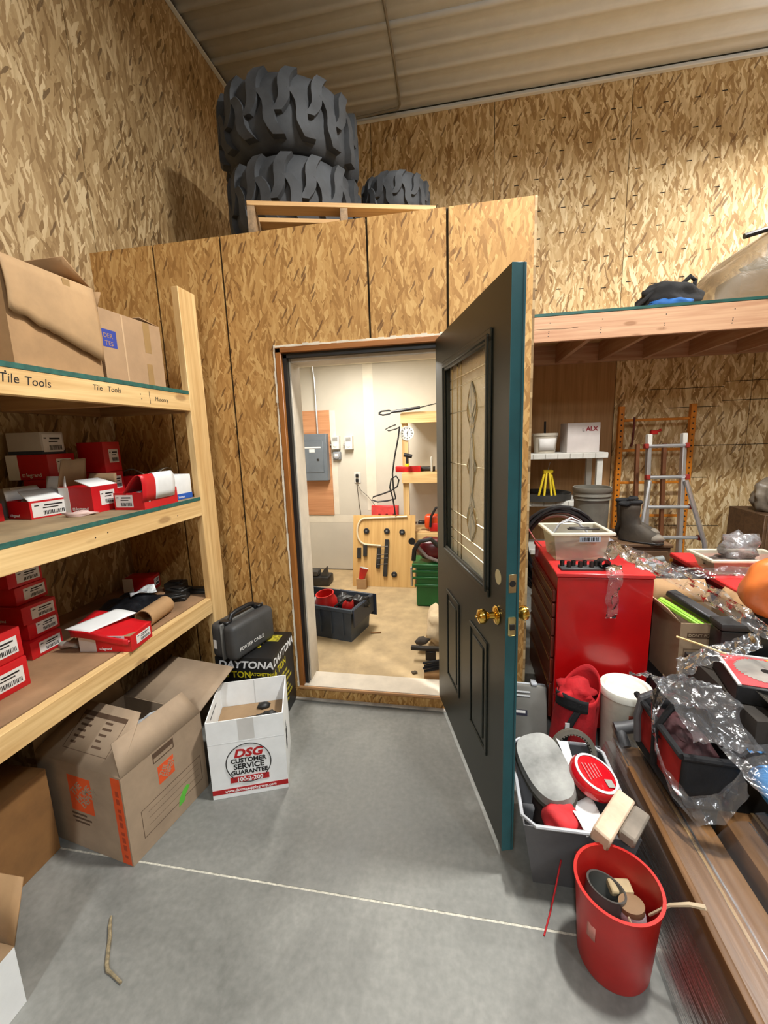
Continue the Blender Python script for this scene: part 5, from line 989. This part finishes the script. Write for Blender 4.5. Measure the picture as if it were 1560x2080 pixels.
sheet('plastic_film', 'sagging rope of clear film strung towards the red cabinet', film, [(.92, 2.28, .93), (1.05, 2.25, .885), (1.18, 2.22, .90), (1.36, 2.12, .94), (1.56, 2.05, .95)], (.01, .03, .045), 80, 6, .010, 14, 18)
sheet('plastic_film', 'strip of clear film draped below the open printed box', film, [(1.12, 1.72, .80), (1.02, 1.70, .76), (.93, 1.70, .73), (.84, 1.70, .66)], (.01, .05, .05), 50, 8, .014, 10, 20)
o = B().tube([(.93, 1.92, .70), (1.0, 1.86, .695), (1.06, 1.80, .69)], .005, 6).done('dowel', lum('X')); tag(o, 'thin wooden dowel crossing the front of the printed box', 'dowel')
# blue tarp roll
o = B(); o.grid(lambda u, v: (1.02-.01*u+.055*math.cos(v*math.pi*2)*(1+.2*mnoise.noise(Vector((u*4, v*3, 1)))), 1.46-.42*u, .425+.04*math.sin(v*math.pi*2)*(1+.3*mnoise.noise(Vector((u*5, v*3, 4))))), 30, 18); o = o.done('blue_tarp', M('blue_poly', (50, 140, 206), .35, var=.12, vs=8, bump=.4, bs=14)); tag(o, 'rolled blue plastic tarp lying on the wrapped cartons', 'tarp')
sheet('plastic_film', 'clear film stretched over the blue tarp', film, [(.98, 1.49, .52), (1.0, 1.36, .50), (1.04, 1.18, .49), (1.10, .96, .46)], (.24, .02, -.02), 40, 18, .012, 6, 25)
# ---- white bucket, red bag, grey case
WB = thing('white_bucket', 'white plastic bucket with a lid in front of the red chest', 'bucket', (.755, 1.955, 0)); wpl = M('white_pail', (206, 200, 184), .45, var=.08)
B().lathe([(0, 0), (.092, 0), (.104, .40), (0, .40)], 32).done('bucket_body', wpl, WB); B().lathe([(0, .418), (.085, .418), (.092, .428), (.108, .428), (.112, .418), (.112, .395), (.1055, .395), (.1055, .401), (0, .401)], 36).done('lid', M('milky_lid', (222, 220, 208), .4, var=.08), WB)
b = B(); b.grid(lambda u, v: (.1025*math.cos(R(-100)+u*R(60)), .1025*math.sin(R(-100)+u*R(60)), .31+.03*v), 10, 2); b.done('red_band', M('brick_print', (170, 70, 50), .6, var=.1), WB, thick=.001)
B().tube([(.10, -.06, .375), (.125, -.02, .36), (.12, .05, .37)], .006, 6).done('bail', wpl, WB)
RB = thing('red_bag', 'red and black cloth bag in front of the red chest', 'bag', (.530, 1.965, 0)); b = B()
def rbf(u, v):
    a = 2*math.pi*u; k = 1-.10*v+.06*mnoise.noise(Vector((math.cos(a)*2, math.sin(a)*2, v*4))); e = .0+.03*math.sin(2*a)*v
    return (.105*k*math.cos(a)+.02*v, .09*k*math.sin(a), .005+(.40+.05*math.cos(a-.8)+e)*v)
b.grid(rbf, 40, 16, True); b.done('bag_body', red_cloth, RB, thick=.005); B().blob((.01, 0, .35), (.085, .07, .085), 40, .6, 5, 3).done('folded_top', red_cloth, RB)
b = B(); b.grid(lambda u, v: tuple(Vector(rbf(.62+.05*v+.12*u*u, .28+.70*u))*1.0+Vector((-.004, -.006, 0))), 20, 4); b.done('black_stripe', black_cloth, RB, thick=.005)
b = B(); b.grid(lambda u, v: tuple(Vector(rbf(.45+.35*u, .86+.14*v))+Vector((-.003, -.006, .01*v))), 20, 4); b.done('black_hem', black_cloth, RB, thick=.006); box('tag', label_w, RB, -.055, -.035, -.098, -.096, .24, .27)
B().prism([(-.12, -.03, .0), (-.05, -.03, .0), (-.05, .05, .0), (-.12, .05, .0)], (0, 0, .03)).done('foot', black_cloth, RB)
GC = thing('grey_case', 'flat grey plastic tool case leaning behind the open door', 'tool case', (.16, 2.085, .0), R(-2)); GC.rotation_euler = (R(-14), 0, R(-2))
B().box(0, .285, 0, .032, 0, .285, .012, 2).done('shell', M('case_grey', (116, 114, 108), .5, var=.06), GC); B().box(0, .285, .0325, .058, 0, .285, .012, 2).done('shell', M('case_grey_light', (176, 180, 186), .5, var=.05), GC)
for z in (.225, .245): B().box(.12, .20, -.003, -.0003, z, z+.008, .001).done('ridge', M('case_ridge', (206, 208, 210), .5, var=0), GC)
B().box(.205, .235, -.004, .06, .2855, .30, .003).done('latch', M('case_grey_light', (176, 180, 186), .5), GC); lb_ = box('badge', M('dark_badge', (44, 44, 60), .5, var=.05), GC, .10, .185, -.0008, -.0002, .125, .155); box('badge_print', label_w, lb_, .125, .175, -.0012, -.0009, .138, .152)
RG = thing('ring_gear', 'grey toothed ring standing up at the back of the grey bin', 'gear', (.462, 1.672, .275), 0, rot=(R(68), 0, R(8))); B().lathe([(.092, -.012), (.092, .012), (.074, .012), (.074, -.012)], 48, closed=True).done('ring', M('cast_grey', (112, 108, 98), .5, metal=.4, var=.12), RG)
for k in range(36): a = 2*math.pi*k/36; B().box(.068, .0745, -.003, .003, -.011, .011, mtx=Matrix.Rotation(a, 4, 'Z')).done('tooth', MATS['cast_grey'], RG)
# ---- grey bin with junk
GN = thing('grey_bin', 'grey plastic bin full of junk behind the open door', 'bin', (.395, 1.505, .0)); b = B(); wall4(b, -.185, .185, -.215, .215, 0, .28, .045, .004); b.done('bin_body', M('bin_grey', (92, 92, 94), .5, var=.08), GN)
B().tube([(-.185, -.175, .281), (-.145, -.215, .281), (.145, -.215, .281), (.185, -.175, .281), (.185, .175, .281), (.145, .215, .281), (-.145, .215, .281), (-.185, .175, .281)], .007, 8, closed=True).done('rim', M('bin_rim', (176, 178, 182), .45, var=.05), GN)
KP = thing('seat_pad', 'worn grey oval pad lying tilted on the bin', 'pad', (.318, 1.50, .325), 0, rot=(R(12), R(-9), R(14))); KP.scale = (.93, .93, .93)
b = B(); b.grid(lambda u, v: (0, 0, 0), 1, 1); b.bm.clear()
def pad(b, s_, z0, z1):
    lo = [b.bm.verts.new((.095*s_*(abs(math.cos(a))**.7)*(1 if math.cos(a) > 0 else -1)*(1+.12*math.sin(a)), .155*s_*(abs(math.sin(a))**.8)*(1 if math.sin(a) > 0 else -1), z0)) for a in [2*math.pi*k/40 for k in range(40)]]
    hi = [b.bm.verts.new((v.co.x*.93, v.co.y*.95, z1)) for v in lo]
    for k in range(40): b.bm.faces.new((lo[k], lo[(k+1) % 40], hi[(k+1) % 40], hi[k]))
    b.bm.faces.new(lo[::-1]); b.bm.faces.new(hi)
pad(b, 1, 0, .034); b.done('pad_top', M('worn_grey_vinyl', (140, 140, 136), .7, var=.22, vs=7, bump=.3, bs=25), KP); b = B(); pad(b, 1.04, -.014, -.001); b.done('pad_base', M('pad_edge', (60, 58, 50), .8, var=.1), KP)
RD = thing('blade_tub', 'round red plastic blade container with a white ring on the bin', 'container', (.472, 1.475, .315), 0, rot=(R(14), R(16), R(20)))
B().lathe([(0, .0), (.075, .0), (.086, .012), (.088, .035), (.080, .048), (0, .052)], 40).done('shell', M('glossy_red', (190, 18, 30), .15, var=.04, coat=.5), RD); B().lathe([(.070, .0505), (.079, .0495), (.079, .0515), (.070, .0525)], 40, closed=True).done('white_ring', label_w, RD); box('label', M('grey_label', (150, 146, 140), .5, var=.05), RD, .015, .045, -.055, -.025, .0525, .054)
for k in range(5): box('print', M('pink_print', (214, 110, 110), .5, var=0), RD, -.045+.014*k, -.041+.014*k, -.03+.004*k, .035, .0528, .0535)
o = B().blob((0, 0, 0), (.062, .058, .062), 50, .35, 3, 4).done('red_cloth_ball', M('salmon_red_cloth', (202, 44, 48), .8, var=.2, vs=10, bump=.3)); o.location = (.345, 1.365, .255); tag(o, 'bunched red cloth at the near end of the bin', 'cloth')
o = B().blob((0, 0, 0), (.06, .05, .05), 51, .35, 3, 4).done('red_cloth_ball', MATS['salmon_red_cloth']); o.location = (.385, 1.36, .205); tag(o, 'darker fold of red cloth deep in the bin', 'cloth')
o = B().box(-.03, .03, -.10, .10, -.03, .03, .006).done('foam_block', M('dirty_foam', (206, 182, 156), .85, var=.1, bump=.3)); o.location = (.505, 1.335, .305); o.rotation_euler = (R(6), R(14), R(-38)); tag(o, 'pale foam block resting on the near right corner of the bin', 'foam block')
o = B().box(-.025, .025, -.07, .07, -.02, .02, .006).done('grey_block', M('grey_stone', (128, 118, 106), .85, var=.15)); o.location = (.562, 1.31, .31); o.rotation_euler = (0, R(10), R(-38)); tag(o, 'grey block beside the pale foam on the bin corner', 'block')
o = B().grid(lambda u, v: (-.05+.10*u, -.06+.12*v, .012*math.sin(u*5+v*3)), 10, 10).done('paper', label_w, None, thick=.001); o.location = (.435, 1.36, .275); o.rotation_euler = (.2, .1, .4); tag(o, 'crumpled white paper sheet in the bin next to the foam', 'paper')
o = B().grid(lambda u, v: (-.03+.06*u, -.06+.12*v, .006*math.sin(u*4+v*3)), 8, 8).done('paper', label_w, None, thick=.001); o.location = (.418, 1.60, .325); o.rotation_euler = (.3, .5, .3); tag(o, 'white card tucked between the pad and the red container', 'paper')
o = B().blob((0, 0, .0), (.12, .15, .06), 52, .4, 4, 3).done('bin_junk', M('dark_rags', (66, 48, 40), .9, var=.3)); o.location = (.395, 1.505, .17); tag(o, 'dark rags filling the grey bin', 'rags')
o = B().tube([(.335, 1.290, .16), (.315, 1.262, .08), (.295, 1.235, .012), (.278, 1.20, .004), (.262, 1.165, .003)], .003, 5).done('red_ribbon', red_cloth); tag(o, 'thin red ribbon hanging from the bin to the floor', 'ribbon')
# ---- red bucket
RK = thing('red_bucket', 'red plastic bucket full of fittings in the near right', 'bucket', (.458, 1.142, .0005)); rk = M('bucket_red', (186, 34, 28), .35, var=.06)
B().lathe([(0, 0), (.096, 0), (.100, .01), (.116, .272), (.121, .273), (.121, .28), (.112, .28), (.094, .012), (0, .008)], 48).done('bucket_body', rk, RK)
b = B(); b.grid(lambda u, v: (.1105*math.cos(R(-150)+u*R(14)), .1105*math.sin(R(-150)+u*R(14)), .145+.05*v), 4, 2); b.done('sticker', M('worn_label', (196, 130, 120), .6, var=.2), RK, thick=.001)
o = B().lathe([(.050, 0), (.057, .10), (.051, .10), (.045, .0)], 32, mtx=Matrix.Rotation(R(14), 4, 'Y') @ Matrix.Rotation(R(-10), 4, 'X'), closed=True).lathe([(0, .01), (.044, .01)], 32, mtx=Matrix.Rotation(R(14), 4, 'Y') @ Matrix.Rotation(R(-10), 4, 'X')).done('pipe_coupling', M('dark_pvc', (74, 74, 70), .35, var=.1)); o.location = (.415, 1.155, .125); tag(o, 'wide dark pipe coupling in the red bucket', 'fitting')
t = thing('jar', 'brown-lidded white jar in the red bucket', 'jar', (.508, 1.125, .115), 0, rot=(R(-8), R(-6), 0)); B().lathe([(0, 0), (.034, 0), (.036, .07), (.033, .08), (0, .08)], 24).done('jar_body', M('lavender_white', (196, 184, 190), .4, var=.04), t); B().lathe([(0, .081), (.034, .081), (.035, .098), (0, .10)], 24).done('lid', M('tan_lid', (132, 104, 76), .5, var=.08), t)
o = B().box(-.035, .035, -.02, .02, -.012, .012, .004).done('wood_scrap', M('pale_wood', (176, 154, 116), .7, var=.1)); o.location = (.49, 1.205, .185); o.rotation_euler = (.3, .1, .2); tag(o, 'pale wood scrap at the far side of the red bucket', 'wood scrap')
o = B().blob((0, 0, 0), (.075, .075, .05), 60, .3, 5, 3).done('bucket_junk', M('dark_parts_heap', (38, 34, 32), .6, var=.3)); o.location = (.458, 1.142, .07); tag(o, 'dark small parts at the bottom of the red bucket', 'parts', kind='stuff')
o = B().tube([(.535, 1.11, .215), (.575, 1.09, .285), (.615, 1.075, .315), (.645, 1.06, .33)], [.004, .005, .006, .007], 6).done('stick', M('pale_stick', (186, 168, 140), .7, var=.1)); tag(o, 'pale thin stick poking out of the red bucket to the right', 'stick')
o = B().tube([(.49, 1.085, .10), (.485, 1.07, .17), (.475, 1.065, .215), (.468, 1.08, .235)], .003, 5).done('wire', MATS['pale_stick']); tag(o, 'bent wire standing inside the red bucket', 'wire')
# ---- grey handle where the wrapped bundle begins
o = B().tube([(.665, 1.80, .31), (.70, 1.80, .32), (.75, 1.81, .325), (.79, 1.82, .31)], [.030, .026, .028, .016], 12).tube([(.68, 1.79, .31), (.685, 1.765, .29), (.69, 1.74, .27)], .022, 10).done('grip_tool', M('grey_grip', (74, 74, 76), .5, var=.2)); tag(o, 'dark grey tool handle at the head of the wrapped cartons', 'tool')
# ============================================================ on the loft
t = thing('cloth_bag', 'black and blue cloth tool bag on the loft edge', 'bag', (1.50, 3.80, 2.4865)); b = B()
B().blob((.06, 0, .09), (.20, .13, .12), 70, .35, 4, 4, .0).done('bag_body', black_cloth, t); B().blob((.04, -.08, .035), (.15, .07, .045), 71, .3, 4, 3, .0).done('blue_panel', M('blue_cloth', (24, 84, 150), .8, var=.15), t)
B().tube([(-.20, -.05, .01), (-.15, -.06, .06), (-.08, -.06, .12), (.0, -.05, .18)], .016, 8).done('strap', black_cloth, t); B().tube([(.13, -.04, .17), (.19, -.04, .23), (.23, -.03, .20), (.22, -.03, .13)], .016, 8).done('handle', black_cloth, t)
o = B(); o.grid(lambda u, v: (1.80+1.2*u, 3.72+.70*v, 2.488+(.20+.40*min(1, u*2.2))*min(1, (math.sin(v*math.pi)**.5)*1.05)*(1+.12*mnoise.noise(Vector((u*5, v*4, 2))))*(min(1, u*9)**.5)), 40, 24); o = o.done('wrapped_bundle', film_milky); tag(o, 'large bundle under milky plastic sheeting on the loft', 'bundle')
t = thing('wrapped_goods', 'dark goods inside the plastic sheeting on the loft', 'goods', (2.45, 4.08, 2.4865)); B().box(-.35, .45, -.18, .18, 0, .28, .03, 2).done('carton', cardd, t); B().blob((.1, 0, .36), (.30, .16, .09), 80, .4, 4, 3).done('cushion', M('tan_cloth', (120, 98, 70), .9, var=.2), t)
o = B().tube([(2.12, 3.95, 3.02), (2.3, 3.95, 3.06), (2.8, 3.95, 3.12)], .02, 8).done('dark_pole', blackpl); o.location = (0, 0, 0); tag(o, 'dark pole lying on top of the bundle on the loft', 'pole')

# ---- far right edge by the back wall
o = thing('dark_cupboard', 'dark wooden cupboard at the right edge by the back wall', 'cupboard', (2.50, 3.95, 0)); B().box(0, .55, .012, .50, 0, .86, .004).done('body', dw, o); B().box(.02, .27, 0, .011, .05, .82, .003).done('door', dw, o); B().box(.28, .53, 0, .011, .05, .82, .003).done('door', dw, o)
o = B().blob((0, 0, .14), (.13, .11, .16), 91, .35, 4, 4, 0).done('plastic_sack', M('grey_sack', (128, 118, 104), .35, var=.25, vs=8, bump=.4, bs=14)); o.location = (2.64, 4.15, .8605); tag(o, 'grey plastic sack on the dark cupboard at the right edge', 'sack')
